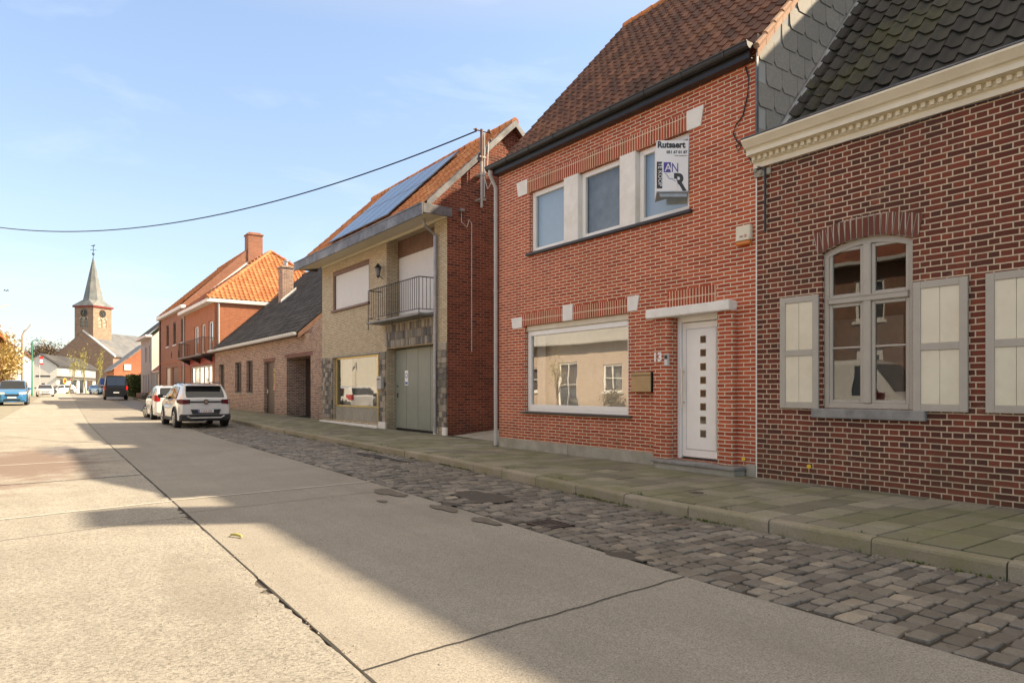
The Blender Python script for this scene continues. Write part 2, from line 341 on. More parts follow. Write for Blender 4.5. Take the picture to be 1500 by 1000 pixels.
# solar glass
m, t, b = nt('solar panel'); uv = nd(t, 'ShaderNodeUVMap').outputs[0]
b.inputs['Base Color'].default_value = (.06, .10, .18, 1); b.inputs['Roughness'].default_value = .2; b.inputs['Specular IOR Level'].default_value = .22; M['solar'] = m
# concrete
def concrete(name, c1, c2, agg, bs, s2, stain, spot=None):
    m, t, b = nt(name); p = posn(t)
    c = ramp(t, noise(t, p, .8, 8, .65), [(.3, c1), (.7, c2)])
    vo = nd(t, 'ShaderNodeTexVoronoi', i_Scale=agg, feature='F1'); t.links.new(p, vo.inputs['Vector'])
    w = nd(t, 'ShaderNodeSeparateColor'); t.links.new(vo.outputs['Color'], w.inputs[0])
    c = mixc(t, 1.0, c, ramp(t, w.outputs[0], [(0, .55), (.3, .85), (.7, 1.), (1, 1.2)]), 'MULTIPLY')
    c = mixc(t, ramp(t, noise(t, p, 120, 5, .75), [(.45, 0.), (.75, .4)]), c, tuple(x*.45 for x in c1))
    c = mixc(t, ramp(t, noise(t, p, .35, 6, .7), [(.5, 0.), (.7, s2)]), c, stain)
    mp = nd(t, 'ShaderNodeMapping'); mp.inputs['Scale'].default_value = (2.6, .12, 1); t.links.new(p, mp.inputs[0])
    c = mixc(t, ramp(t, noise(t, mp.outputs[0], 1.3, 6, .65), [(.45, 0.), (.75, .38)]), c, tuple(x*.72 for x in c1))
    c = mixc(t, ramp(t, noise(t, p, 2.2, 7, .8), [(.64, 0.), (.72, .35)]), c, tuple(x*.5 for x in c1))
    c = mixc(t, ramp(t, noise(t, p, 1.1, 7, .75), [(.25, .3), (.38, 0.)]), c, tuple(min(1, x*1.35) for x in c2))
    if spot:
        for (sx_, sy_, rx_, ry_, sc_, am_) in spot:
            q = nd(t, 'ShaderNodeMapping'); q.inputs['Location'].default_value = (-sx_/rx_, -sy_/ry_, 0); q.inputs['Scale'].default_value = (1/rx_, 1/ry_, 0); t.links.new(p, q.inputs[0])
            ln = nd(t, 'ShaderNodeVectorMath', operation='LENGTH'); t.links.new(q.outputs[0], ln.inputs[0]); ad2 = nd(t, 'ShaderNodeMath', operation='ADD'); t.links.new(ln.outputs['Value'], ad2.inputs[0]); t.links.new(noise(t, p, 1.6, 6, .7), ad2.inputs[1])
            c = mixc(t, ramp(t, ad2.outputs[0], [(.9, am_), (1.5, 0.)]) if False else ramp(t, ad2.outputs[0], [(.75, am_), (1.25, 0.)]), c, sc_)
    t.links.new(c, b.inputs['Base Color']); b.inputs['Roughness'].default_value = .9; b.inputs['Specular IOR Level'].default_value = .25
    ad = nd(t, 'ShaderNodeMath', operation='MULTIPLY_ADD'); t.links.new(noise(t, p, 38, 8, .85), ad.inputs[0]); ad.inputs[1].default_value = 1.4
    t.links.new(noise(t, p, 130, 3, .8), ad.inputs[2])
    bump(t, b, ad.outputs[0], bs, .012); return m
M['concR'] = concrete('smooth brushed concrete road', (.31, .282, .24), (.385, .352, .303), 160, .25, .35, (.25, .22, .185))
M['concL'] = concrete('worn exposed aggregate concrete', (.37, .34, .29), (.48, .445, .385), 75, .7, .25, (.30, .26, .21), spot=[(.0, 16, 2.6, 9, (.24, .175, .145), .9), (.6, 19, .9, 4.0, (.15, .14, .15), .75), (1.0, 5.2, .6, 2.2, (.27, .24, .2), .4)])
M['joint'] = mat('dark joint', (.045, .04, .034), .9, var=.3, scale=20, bmp=.4)
M['jointl'] = mat('pale joint filler', (.62, .58, .51), .9, var=.2, scale=10)
M['patch'] = mat('asphalt patch', (.15, .13, .105), .9, var=.25, scale=15, bmp=.6)
M['patch2'] = mat('dark tar', (.075, .062, .05), .8, var=.25, scale=15, bmp=.5)
def stone(name, stops, moss, amt, sc=1.3, rough=.7, bs=.5):
    m, t, b = nt(name); at = nd(t, 'ShaderNodeAttribute', attribute_name='rnd'); p = posn(t)
    c = ramp(t, at.outputs['Fac'], stops)
    c = mixc(t, ramp(t, noise(t, p, 50, 6, .75), [(.35, 0.), (.75, .55)]), c, tuple(x*.5 for x in stops[0][1]))
    c = mixc(t, ramp(t, noise(t, p, sc, 7, .7), [(.42, 0.), (.66, amt)]), c, moss)
    t.links.new(c, b.inputs['Base Color']); b.inputs['Roughness'].default_value = rough; bump(t, b, noise(t, p, 35, 7, .75), bs, .012); return m
M['cobble'] = stone('porphyry cobble', [(0, (.13, .115, .098)), (.4, (.20, .182, .158)), (.75, (.275, .245, .205)), (.95, (.33, .29, .235)), (1, (.46, .39, .30))], (.12, .10, .07), .6, rough=.6)
M['sand'] = mat('sandy joint soil', (.065, .053, .038), .95, var=.35, scale=12, bmp=.8, dirt=(.045, .04, .03))
M['flag'] = stone('mossy concrete paving slab', [(0, (.18, .165, .12)), (.5, (.26, .235, .175)), (1, (.37, .335, .25))], (.175, .18, .075), .75, sc=.9, rough=.85)
M['mossj'] = mat('mossy joint', (.02, .022, .008), .95, var=.4, scale=15, bmp=.5)
M['kerb'] = stone('exposed concrete kerb', [(0, (.30, .26, .19)), (1, (.40, .35, .27))], (.20, .19, .08), .6, sc=1.6, rough=.9, bs=.8)
M['field'] = mat('distant ground', (.12, .12, .06), .95, var=.3, scale=.2)
M['strip'] = mat('pale worn cobble gutter', (.26, .24, .19), .9, var=.2, scale=3, bmp=.5)
M['oil'] = mat('black oily stain', (.022, .02, .018), .6, var=.3, scale=10, bmp=.4)
M['bronze'] = mat('bronze painted steel', (.30, .235, .15), .3, metal=.7, var=.08)
M['moss'] = mat('moss', (.09, .11, .02), .95, var=.4, scale=20, bmp=.6)
M['flagst'] = stone('mixed facing stone', [(0, (.10, .095, .09)), (.3, (.20, .18, .15)), (.65, (.36, .31, .24)), (1, (.52, .45, .35))], (.2, .18, .15), .25, rough=.8)
def rnd_attr(o, vals):
    a = o.data.attributes.new('rnd', 'FLOAT', 'FACE')
    a.data.foreach_set('value', vals)
SUN=3.8; SKY=.135; EXPO=1.36
# ============================================================= ground
YS = [-14, -8, -4, -2, 0, 1, 2, 3, 4.5, 6, 8, 9.7, 11.6, 14, 17, 20, 22, 23, 26, 30, 35, 40, 46, 52, 60, 68, 76, 85, 95, 105, 115, 130, 150]
def strip(mb, fa, fb, z, ys=YS, n=1):
    o = len(mb.v)
    for y in ys:
        a, b = fa(y), fb(y)
        for k in range(n+1): mb.v.append(Vec((a+(b-a)*k/n, y, z+gz(y))))
    for i in range(len(ys)-1):
        for k in range(n): p = o+i*(n+1)+k; mb.f.append((p, p+1, p+n+2, p+n+1))
    return mb
g = MB(); strip(g, lambda y: -900, lambda y: 900, -.06, [-80, 22]+[40, 60, 90, 130, 1200], 1); struct('ground', g, M['field'])
def sub(a, b, s): 
    r = [a]; y = a
    while y < b: y += s; r.append(min(y, b))
    return r
ys = sorted(set(YS))
g = MB(); strip(g, J, E, .004); struct('road', g, M['concR'])
def LE(y): return J(y)-3.1
# left lane: its edge along the joint is chipped
g = MB(); rn = random.Random(5); yy = sub(-14, 18, .07)+[20, 24, 30, 40, 52, 60, 76, 95, 115, 130, 150]
def chip(y):
    if y > 18 or y < 0: return .012
    k = max(0, math.sin(y*1.7)+.5*math.sin(y*5.3+1)); return .012+(.06*k*rn.random()**1.6 if y < 9.3 else .012*rn.random())
strip(g, LE, lambda y: J(y)-chip(y), .006, sorted(set(yy))); struct('road', g, M['concL'])
g = MB(); strip(g, lambda y: J(y)-.11, lambda y: J(y)+.002, -.006, YS); struct('road_joint', g, M['patch'])
g = MB()
for y in [v for v in sub(-14, 40, .35)]:
    w = .006+.009*random.random(); 
    g.quad((J(y)-w, y, .008+gz(y)), (J(y)+w*.5, y, .008+gz(y)), (J(y+.35)+w*.5, y+.35, .008+gz(y+.35)), (J(y+.35)-w, y+.35, .008+gz(y+.35)))
def cross(g, ya, yb, xa, xb, w, z=.010):
    n = 26; rr = random.Random(int(ya*10)); pts = []
    for i in range(n+1):
        f = i/n; pts.append((xa(ya)+(xb(ya)-xa(ya))*f, ya+(yb-ya)*f+rr.uniform(-.008, .008)))
    for (x0, y0), (x1, y1) in zip(pts, pts[1:]):
        g.quad((x0, y0-w, z+gz(y0)), (x1, y1-w, z+gz(y1)), (x1, y1+w, z+gz(y1)), (x0, y0+w, z+gz(y0)))
cross(g, 3.2, 3.42, J, E, .006)
cross(g, 8.45, 8.75, J, E, .005); cross(g, 12.3, 12.7, LE, J, .02); cross(g, 22.5, 22.5, LE, J, .02)
cross(g, 7.6, 8.2, LE, J, .005); cross(g, 28, 28, LE, E, .02); cross(g, 38, 38, LE, E, .025); cross(g, 50, 50, LE, E, .03); cross(g, 62, 62, LE, E, .03)
struct('road_joint', g, M['joint'])
g = MB(); cross(g, 8.95, 9.45, LE, J, .022, .012); cross(g, 9.5, 9.72, J, E, .016, .012); cross(g, 15.6, 15.9, LE, J, .03, .012); struct('road_marking', g, M['jointl'])
# patches of tar and asphalt, irregular outlines
def blot(mb, cx, cy, rx, ry, z, seed, n=22):
    rr = random.Random(seed); ph = [rr.uniform(0, 6.28) for _ in range(3)]; pts = []
    for i in range(n):
        a = 2*PI*i/n; k = 1+.16*math.sin(3*a+ph[0])+.1*math.sin(5*a+ph[1])+.06*math.sin(9*a+ph[2])
        pts.append((cx+rx*k*math.cos(a), cy+ry*k*math.sin(a), z+gz(cy)))
    mb.quad(*pts)
def gp(px, py, z=0):
    d = (H-z)*1000/(py-HZ); dx, dy = dr(px); return d*dx, d*dy
g = MB()
for i, (px, py, rx, ry) in enumerate([(570, 722, .14, .42), (651, 745, .11, .28), (711, 764, .09, .26), (560, 735, .05, .1)]):
    x, y = gp(px, py); blot(g, x, y, rx, ry, .014, i)
for i in range(0):
    y = random.uniform(2.4, 8.4); x = J(y)-random.uniform(.012, .022); blot(g, x, y, random.uniform(.012, .026), random.uniform(.04, .11), .0095+.0003*i, 40+i)
struct('road_patch', g, M['patch'])
# cobbled parking strip
def in_patch(x, y):
    a, b = gp(706, 727); c, d = gp(553, 668)
    return ((x-a)/.32)**2+((y-b)/.55)**2 < 1 or ((x-c)/.10)**2+((y-d)/1.0)**2 < 1
g = MB(); strip(g, lambda y: E(y)-.02, lambda y: K(y)+.03, -.016); struct('cobble_bed', g, M['sand'])
g = MB(); vals = []; rn = random.Random(2)
def cobrow(g, y, x0, x1, vals, w0=.16, dp=.135):
    x = x0+rn.uniform(-.02, .06)
    while x < x1-.05:
        w = min(w0*rn.uniform(.8, 1.25), x1-x-.005)
        if w < .05: break
        if not in_patch(x+w/2, y+dp/2):
            z = .002+rn.uniform(-.011, .008)+gz(y); gp_ = .010; tl = rn.uniform(-.006, .006); tm = rn.uniform(-.006, .006)
            j = lambda: rn.uniform(-.012, .012)
            a, b, c, d = x+gp_, x+w-gp_, y+gp_*.8, y+dp-gp_*.8
            cor = [(a+j(), c+j()), (b+j(), c+j()), (b+j(), d+j()), (a+j(), d+j())]
            def ring(ins, zz, r):
                out = []; mx, my = (a+b)/2, (c+d)/2
                for k in range(4):
                    p = Vec(cor[k]); q = Vec(cor[(k+1) % 4]); s = Vec(cor[k-1])
                    for other in (s, q):
                        v = p+(other-p).normalized()*r; v = v+(Vec((mx, my))-v).normalized()*ins
                        out.append((v.x, v.y, zz+(v.x-mx)*tl*8+(v.y-my)*tm*8))
                return out
            o = g.add(ring(-.002, z-.05, .010)+ring(0, z-.009, .013)+ring(.010, z-.001, .010)+[((a+b)/2, (c+d)/2, z+.001)], [])
            for k in range(2):
                for i in range(8): jn = (i+1) % 8; g.f.append((o+k*8+i, o+k*8+jn, o+k*8+8+jn, o+k*8+8+i)); 
            for i in range(8): g.f.append((o+16+i, o+16+(i+1) % 8, o+24))
            v = rn.random(); vals.extend([v]*24)
        x += w
y = -1.0
while y < 46:
    dp = rn.uniform(.125, .15); cobrow(g, y, E(y)+.012+(.05*rn.random()), K(y)-.01, vals, .165, dp); y += dp
co = struct('cobble_paving', g, M['cobble'], smooth=False); rnd_attr(co, vals); co.data.shade_smooth(); co.data.set_sharp_from_angle(angle=R(35))
g = MB(); strip(g, lambda y: E(y)-.02, lambda y: K(y)+.03, -.004, [46, 52, 60, 68, 76, 85, 95, 115, 150]); co = struct('cobble_paving', g, M['cobble']); rnd_attr(co, [.3]*len(g.f))
g = MB(); a, b = gp(706, 727); blot(g, a, b, .34, .58, -.003, 61); c, d = gp(553, 669); g2 = MB(); blot(g2, c, d, .15, 1.15, .006, 62); struct('oil_stain', g2, M['oil'])
for i in range(10):
    y = random.uniform(1, 20); blot(g, E(y)+.08, y, .10, random.uniform(.1, .35), .003+.0004*i, 80+i)
struct('tar_patch', g, M['patch2'])
# grate and cover
gx, gy = gp(793, 769); t = thing('drain_grate', 'rusty square gutter grate set in the cobbles beside the road', 'drain grate', (gx+.1, gy, 0))
g = MB(); 
for i in range(7): g.bbox(gx-.05, gx+.25, gy-.2+i*.062, gy-.2+i*.062+.03, -.005, .008, .003)
ob('bar', g, M['dkbrown'], t); g = MB(); g.box(gx-.07, gx-.05, gy-.22, gy+.24, -.02, .010); ob('frame', g, M['dkbrown'], t); g = MB(); g.box(gx+.25, gx+.27, gy-.22, gy+.24, -.02, .010); ob('frame', g, M['dkbrown'], t)
x, y = gp(1020, 722, .13); g = MB(); g.bbox(x-.07, x+.07, y-.06, y+.06, .12, .142, .004); tag(ob('utility_cover', g, M['patch2']), 'small dark square metal cover in the pavement', 'cover')
# kerb
g = MB(); vals = []; y = -3.0; rn = random.Random(9)
while y < 150:
    L = 1.0 if y < 50 else 6.0; yb = y+L-.012; h = .13+rn.uniform(-.006, .006); w = .13; o = rn.uniform(-.008, .008)
    for (ya, yc) in [(y, yb)]:
        xa, xb = K(ya)+o, K(yc)+o; za, zb = gz(ya), gz(yc)
        prof = [(0, -.1), (.004, h-.03), (.012, h-.01), (.03, h), (w, h+.002), (w, -.1)]
        ring = lambda xx, yy2, zz: [(xx+p, yy2, zz+q) for p, q in prof]
        g.add(ring(xa, ya, za)+ring(xb, yc, zb), [(i, i+1, 7+i, 6+i) for i in range(5)]+[(0, 1, 2, 3, 4, 5), tuple(range(11, 5, -1))]); v = rn.random(); vals += [v]*7
    y += L
kb = struct('kerb', g, M['kerb'], smooth=False); rnd_attr(kb, vals)
# pavement flags
def FX(y):
    if y < 12.75: return 8.66
    if y < 16.2: return 9.4
    if y < 26.9: return 9.58
    return 9.93
g = MB(); strip(g, lambda y: K(y)+.14, lambda y: 11 if y > 12 else 9.5, .108, [-14]+YS[4:]); struct('pavement', g, M['mossj'])
g = MB(); vals = []; y = -3.0; rn = random.Random(4); S = .335; row = 0
while y < 60:
    x = K(y)+.16; k = 0
    while x < FX(y)-.03:
        x1 = min(x+S-.018, FX(y)-.012); ca = rn.uniform(-.004, .004); st = (S*.5 if False else 0)
        z = .135+rn.uniform(-.003, .004)+gz(y); tx, ty = rn.uniform(-.005, .005), rn.uniform(-.005, .005)
        o = len(g.v); b = .006; y1 = y+S-.018
        for ins, dz in ((0, -.03), (0, -.006), (b, 0)):
            for (a, c) in ((x+ins, y+ins), (x1-ins, y+ins), (x1-ins, y1-ins), (x+ins, y1-ins)): g.v.append(Vec((a, c+k*ca*.0, z+dz+(a-x)*tx+(c-y)*ty)))
        for q in range(2):
            for i in range(4): j = (i+1) % 4; g.f.append((o+q*4+i, o+q*4+j, o+q*4+4+j, o+q*4+4+i))
        g.f.append((o+8, o+9, o+10, o+11)); vals += [rn.random()]*9
        x += S; k += 1
    y += S; row += 1
fl = struct('pavement_slabs', g, M['flag']); rnd_attr(fl, vals)
g = MB(); g.quad((9.30, 12.72, .134), (9.58, 16.3, .139), (14, 16.3, .52), (14, 12.72, .52)); struct('alley_floor', g, M['cement'])
# left side of the street (mostly outside the frame)
g = MB(); strip(g, lambda y: LE(y)-1.9, lambda y: LE(y)+.01, -.008); struct('cobble_bed', g, M['strip'])
g = MB(); vals = []; rn = random.Random(12); y = 40
g = MB(); strip(g, lambda y: LE(y)-4.6, lambda y: LE(y)-1.9, .12); struct('pavement', g, M['cement'])
g = MB(); strip(g, lambda y: LE(y)-1.9, lambda y: LE(y)-1.9, .12); 
o = len(g.v)
for yv in YS: g.v += [Vec((LE(yv)-1.895, yv, .12+gz(yv))), Vec((LE(yv)-1.895, yv, -.03+gz(yv)))]
g.f += [(o+2*i, o+2*i+1, o+2*i+3, o+2*i+2) for i in range(len(YS)-1)]; struct('kerb', g, M['cement'])
g = MB(); strip(g, lambda y: -12, lambda y: 30, -.02, [114, 130, 150, 185], 1); struct('square', g, M['concL'])
# moss and grass in the kerb gutter
g = MB(); rn = random.Random(31)
for i in range(1500):
    y = 2+22*rn.random()**.8; dens = math.sin(y*1.3)+math.sin(y*3.1)
    if dens < .3: continue
    x = K(y)-rn.uniform(0, .05); s = rn.uniform(.008, .022); a = rn.uniform(0, 6.28); h = rn.uniform(.01, .03)
    dx, dy = math.cos(a)*s, math.sin(a)*s; g.quad((x-dx, y-dy, 0), (x+dx, y+dy, 0), (x+dx*.3+rn.uniform(-.01, .01), y+dy*.3, h))
struct('moss', g, M['moss'], kind='stuff')
g = MB(); g2 = MB(); rn = random.Random(77)
for i in range(2200):
    k = rn.random()
    if k < .45: y = 1+24*rn.random()**1.3; x = K(y)-abs(rn.gauss(0, .09))-.005; z = .0
    elif k < .6: y = 1+16*rn.random(); x = E(y)+abs(rn.gauss(0, .12)); z = -.002
    elif k < .72: y = 1.5+14*rn.random(); x = J(y)+rn.gauss(-.02, .06); z = .008
    elif k < .85: y = 1.5+14*rn.random(); x = FX(y)-.02-abs(rn.gauss(0, .05)); z = .135
    else: y = 1.5+14*rn.random(); x = rn.uniform(J(y)-1.6, K(y)); z = .007
    s = rn.uniform(.003, .009); m_ = g if rn.random() < .7 else g2; a = rn.uniform(0, 3.1); c, d = math.cos(a)*s, math.sin(a)*s; z += gz(y)
    if m_ is g: o = g.add([(x-c, y-d, z), (x+d, y-c, z), (x+c, y+d, z), (x-d, y+c, z), (x, y, z+s*.9)], [(0, 1, 4), (1, 2, 4), (2, 3, 4), (3, 0, 4)])
    else: c, d = c*1.6, d*1.6; g2.quad((x-c, y-d, z), (x+d*.5, y-c*.5, z+s*.6), (x+c, y+d, z+.002), (x-d*.5, y+c*.5, z+.004))
struct('gravel', g, M['cement'], kind='stuff'); struct('leaf_litter', g2, M['brownw'], kind='stuff')
g = MB()
for i in range(90):
    k = rn.random(); y = 1.5+20*rn.random(); x = (K(y)-.02 if k < .35 else (FX(y)-.03 if k < .7 else K(y)+.155)); z = (0 if k < .35 else .13)+gz(y); nb = rn.randint(5, 12)
    for b_ in range(nb):
        a = rn.uniform(0, 6.28); L_ = rn.uniform(.012, .045); q = .5*L_; c, d = math.cos(a), math.sin(a); w = .003; px_, py_ = x+rn.gauss(0, .012), y+rn.gauss(0, .025)
        g.quad((px_-d*w, py_+c*w, z), (px_+d*w, py_-c*w, z), (px_+c*q, py_+d*q, z+L_))
struct('weeds', g, M['leafg'], kind='stuff')
x, y = gp(345, 787); g = MB(); p = [(x+dx, y+dy, .014+dz) for dx, dy, dz in ((.0, .10, 0), (-.03, .04, .012), (.0, 0, .018), (.035, -.06, .01), (.03, -.12, 0))]
g.tube(p, [.003, .010, .014, .012, .003], 6); tag(ob('fallen_leaf', g, M['leafyg'], smooth=True), 'curled yellow green leaf lying on the sunny road slab', 'leaf')
# ============================================================= houses: helpers
def window(par, X, ya, yb, za, zb, fw=.06, th=.06, m=None, gm=None, vb=[], hb=[], back=None, bx=.08, name='window', bw=None, ax='x', sgn=1):
    """frame ring + pane; the wall plane faces -X (ax x) or -Y (ax y); sgn flips"""
    m = m or M['white']; gm = gm or M['glass']; bw = bw or fw*.8
    f = MB()
    def B(mb, a, b, c, d, p, q, bev=.006):
        p2, q2 = X+sgn*p, X+sgn*q
        if ax == 'x': mb.bbox(p2, q2, a, b, c, d, bev)
        else: mb.bbox(a, b, p2, q2, c, d, bev)
    B(f, ya, ya+fw, za, zb, 0, th); B(f, yb-fw, yb, za, zb, 0, th); B(f, ya+fw, yb-fw, za, za+fw, 0, th); B(f, ya+fw, yb-fw, zb-fw, zb, 0, th)
    for v in vb: B(f, v-bw/2, v+bw/2, za+fw, zb-fw, .004, th)
    for h in hb: B(f, ya+fw, yb-fw, h-bw/2, h+bw/2, .008, th-.006)
    fo = ob(name, f, m, par)
    P = lambda y, z, d: (X+sgn*d, y, z) if ax == 'x' else (y, X+sgn*d, z)
    p = MB(); d = th*.6; p.quad(P(ya+fw*.7, za+fw*.7, d), P(yb-fw*.7, za+fw*.7, d), P(yb-fw*.7, zb-fw*.7, d), P(ya+fw*.7, zb-fw*.7, d)); ob('pane', p, gm, fo)
    if back:
        q = MB(); d = th+bx; n = 24
        for i in range(n):
            a = ya+(yb-ya)*i/n; b = ya+(yb-ya)*(i+1)/n; k = lambda t: d+(.012*math.sin(t*60) if back is M['curtain'] else 0)
            q.quad(P(a, za, k(a)), P(b, za, k(b)), P(b, zb, k(b)), P(a, zb, k(a)))
        ob('blind', q, back, fo, smooth=True)
    return fo
def room(par, x0, x1, y0, y1, z0, z1, m=None):
    g = MB(); v = [(x, y, z) for z in (z0, z1) for x, y in ((x0, y0), (x1, y0), (x1, y1), (x0, y1))]
    g.add(v, [(0, 1, 2, 3), (4, 5, 6, 7), (0, 1, 5, 4), (1, 2, 6, 5), (2, 3, 7, 6)]); return ob('interior', g, m or M['room'], par)
def sill(par, X, ya, yb, z, h, pr, m, dp=.2):
    g = MB(); g.bbox(X-pr, X+dp, ya, yb, z-h, z, .008); return ob('sill', g, m, par)
def gable(mb, Y, pts, th=.0):
    mb.quad(*[(x, Y, z) for x, z in pts])
# ============================================================= house with the red facade
XF = 8.64; YA = yf(1108, XF); YB = yf(731, XF)
h13 = thing('brick_house', 'narrow red brick house with white front door, long upper window band and brown tiled roof', 'house', (XF, (YA+YB)/2, .13), group=None)
w0a, w0b = yf(1009.6, XF), yf(776, XF); uz0 = (zf(1009.6, 309.6, XF)+zf(777, 373.5, XF))/2; uz1 = (zf(1005, 193, XF)+zf(777, 281, XF))/2
l0a, l0b = yf(920.6, XF), yf(768.8, XF); lz0 = (zf(920, 607.6, XF)+zf(769, 603.4, XF))/2; lz1 = (zf(920.6, 457.8, XF)+zf(769, 477.4, XF))/2
dya, dyb = yf(1055, XF), yf(986, XF); dz0, dz1 = .285, 2.62
WT = 6.2
g = MB(); wallgrid(g, (XF, 0, 0), (0, 1, 0), (0, 0, 1), (1, 0, 0), YB, WT+.2, [(w0a, w0b, uz0, uz1, .16), (l0a, l0b, lz0, lz1, .16), (dya, dyb, dz0, dz1, .2)], .16, u0=YA, v0=0)
RX, RZ = 12.65, 10.8; BX = 16.7; EZ = 6.38
g.quad((XF, YB, 0), (XF, YB, EZ), (RX, YB, RZ), (BX, YB, EZ), (BX, YB, 0)); g.quad((BX, YA, 0), (BX, YB, 0), (BX, YB, EZ), (BX, YA, EZ))
ob('wall', g, M['b13'], h13)
g = MB(); g.quad((XF, YA+.002, 0), (XF, YA+.002, EZ), (RX, YA+.002, RZ), (BX, YA+.002, EZ), (BX, YA+.002, 0)); gw = ob('gable_wall', g, M['greyr'], h13)
# fibre cement slates on the gable, real overlapping sheets
g = MB(); uv = []; sl = (RZ-EZ)/(RX-XF); sw, sh = .40, .34; r = 0; z = 4.2
while z < 10.9:
    x = XF+.02+(sw/2 if r % 2 else 0)
    while x < 15:
        zt = z+sh
        lim = min(EZ+(x+sw/2-XF)*sl, RZ-(x+sw/2-RX)*sl)
        if zt < lim+.04:
            b = .05; y0 = YA-.018+random.uniform(-.002, .002); y1 = YA-.006
            pts = [(x+.004, y1, min(zt, lim+.1)), (x+.004, y0, z+b), (x+b, y0-.001, z-.02), (x+sw-b, y0-.001, z-.02), (x+sw-.004, y0, z+b), (x+sw-.004, y1, min(zt, lim+.1))]
            o = len(g.v); g.prism(pts, (0, .005, 0)); uv += [(r*7.3+x*3, r+.5)]*(len(g.v)-o)
        x += sw
    z += sh; r += 1
ob('slate_cladding', g, M['slate'], gw, uvs=uv)
g = MB(); g.box(XF-.035, XF+.012, YA-.03, YA-.004, 4.7, EZ-.08); ob('corner_strip', g, M['zincd'], gw)
# roof
rf = thing; U = Vec((0, 1, 0)); V = Vec((RX-XF+.1, 0, RZ-EZ+.1*sl)); P0 = (XF-.1, YA-.02, EZ-.1*sl+.03)
tw, th_ = .205, .27; nu = int((YB-YA+.08)/tw)+1; nv = int(V.length/th_)+1
roof = roof_tiles('roof', P0, U, V, nu, nv, (YB-YA+.06)/nu, V.length/nv, .036, .024, M['rot13'], h13, PW=2.4)
g = MB(); g.quad((XF-.09, YA-.01, EZ-.09*sl-.02), (XF-.09, YB+.04, EZ-.09*sl-.02), (RX, YB+.04, RZ-.02), (RX, YA-.01, RZ-.02)); g.quad((RX, YA-.01, RZ), (RX, YB+.04, RZ), (BX+.2, YB+.04, EZ-.2), (BX+.2, YA-.01, EZ-.2)); ob('roof_board', g, M['rotred'], roof)
ridge('ridge_tiles', (RX, YA-.03, RZ+.02), (RX, YB+.06, RZ+.02), .11, M['rotor'], roof)
# verge tiles along the gable
g = MB(); n = int(V.length/.3)
for i in range(n):
    a = Vec(P0)+V*(i/n); b_ = Vec(P0)+V*((i+1.08)/n); off = Vec((0, -.05, .03))
    g.tube([a+off+Vec((0, 0, .012)), b_+off-Vec((0, 0, .01))], [.05, .043], 8)
    q = [a+Vec((0, -.075, -.12)), a+Vec((0, -.075, .02)), b_+Vec((0, -.072, .02)), b_+Vec((0, -.072, -.11))]; g.prism(q, (0, .015, 0))
ob('verge_tiles', g, M['vergetile'], roof)
# eaves: fascia, soffit and half round gutter
g = MB(); g.box(XF-.17, XF-.15, YA+.0, YB+.02, WT+.005, WT+.2); g.box(XF-.17, XF+.0, YA+.002, YB+.02, WT-.015, WT+.0); ob('fascia', g, M['blk'], h13)
g = MB(); gx, gzv = XF-.225, WT+.15; prof = [(gx+.07*math.cos(a), gzv+.07*math.sin(a)) for a in [PI+PI*k/8 for k in range(9)]]
prof = [(gx-.07, gzv+.02)]+prof+[(gx+.07, gzv+.02)]
o = len(g.v); ycs = [YA-.05, YB+.12]
for yc in ycs: g.v += [Vec((a, yc, b)) for a, b in prof]
n = len(prof); g.f += [(o+i, o+i+1, o+n+i+1, o+n+i) for i in range(n-1)]+[tuple(range(o, o+n)), tuple(range(o+2*n-1, o+n-1, -1))]
g.tube([(gx-.072, ycs[0], gzv+.024), (gx-.072, ycs[1], gzv+.024)], .011, 6)
for i in range(9): yv = YA+.35+i*.8; g.box(gx-.085, gx+.09, yv, yv+.02, gzv+.02, gzv+.027); g.tube([(gx-.084, yv+.01, gzv+.025), (gx-.062, yv+.01, gzv-.05), (gx, yv+.01, gzv-.078), (gx+.07, yv+.01, gzv-.04)], .006, 5)
gt = ob('gutter', g, M['blk'], h13)
g = MB(); yp = YB+.03; g.tube([(gx, yp, gzv-.05), (gx, yp, gzv-.16), (XF-.07, yp, gzv-.42), (XF-.07, yp, .16)], .042, 10); 
for z in (5.3, 3.6, 1.9): g.tube([(XF-.07, yp, z), (XF-.07, yp, z+.03)], .05, 10)
ob('downpipe', g, M['pvcg'], h13)
# upper windows
fx = XF+.075
m1, m2 = (yf(907.5, XF-.02), yf(931, XF-.02)), (yf(826, XF-.02), yf(847, XF-.02))
for k, (a, b) in enumerate([(w0a, min(m1)), (max(m1), min(m2)), (max(m2), w0b)]):
    window(h13, fx, a+.004, b-.004, uz0+.035, uz1-.004, .095, .07, M['white'], [M['glassm'], M['glass3'], M['glassm']][k], back=[M['bluegrey'], M['netgrey'], M['bluegrey']][k], bx=.06)
    wz = [o for o in bpy.data.objects if o.parent == h13 and o.name.startswith('window')][-1]
    g = MB(); g.bbox(fx+.02, fx+.03, a+.09, b-.09, uz0+.13, uz0+.15, .002)
for (a, b) in (m1, m2):
    a, b = min(a, b), max(a, b); g = MB(); g.bbox(XF-.03, XF+.15, a, b, uz0+.002, uz1+.0, .012); ob('mullion', g, M['whitestone'], h13)
g = MB(); g.bbox(XF-.07, XF+.16, w0a-.07, w0b+.07, uz0-.03, uz0+.03, .012); ob('sill', g, M['blks'], h13)
room(h13, XF+.17, XF+3, w0a-.2, w0b+.2, uz0-.5, uz1+.05)
def soldier(ya, yb, z0, z1, pr=.012, name='lintel_bricks', m='b13s', X=XF):
    g = MB(); g.box(X-pr, X+.05, ya, yb, z0, z1); return ob(name, g, M[m], h13)
soldier(w0a-.0, w0b+.06, uz1-.002, uz1+.29)
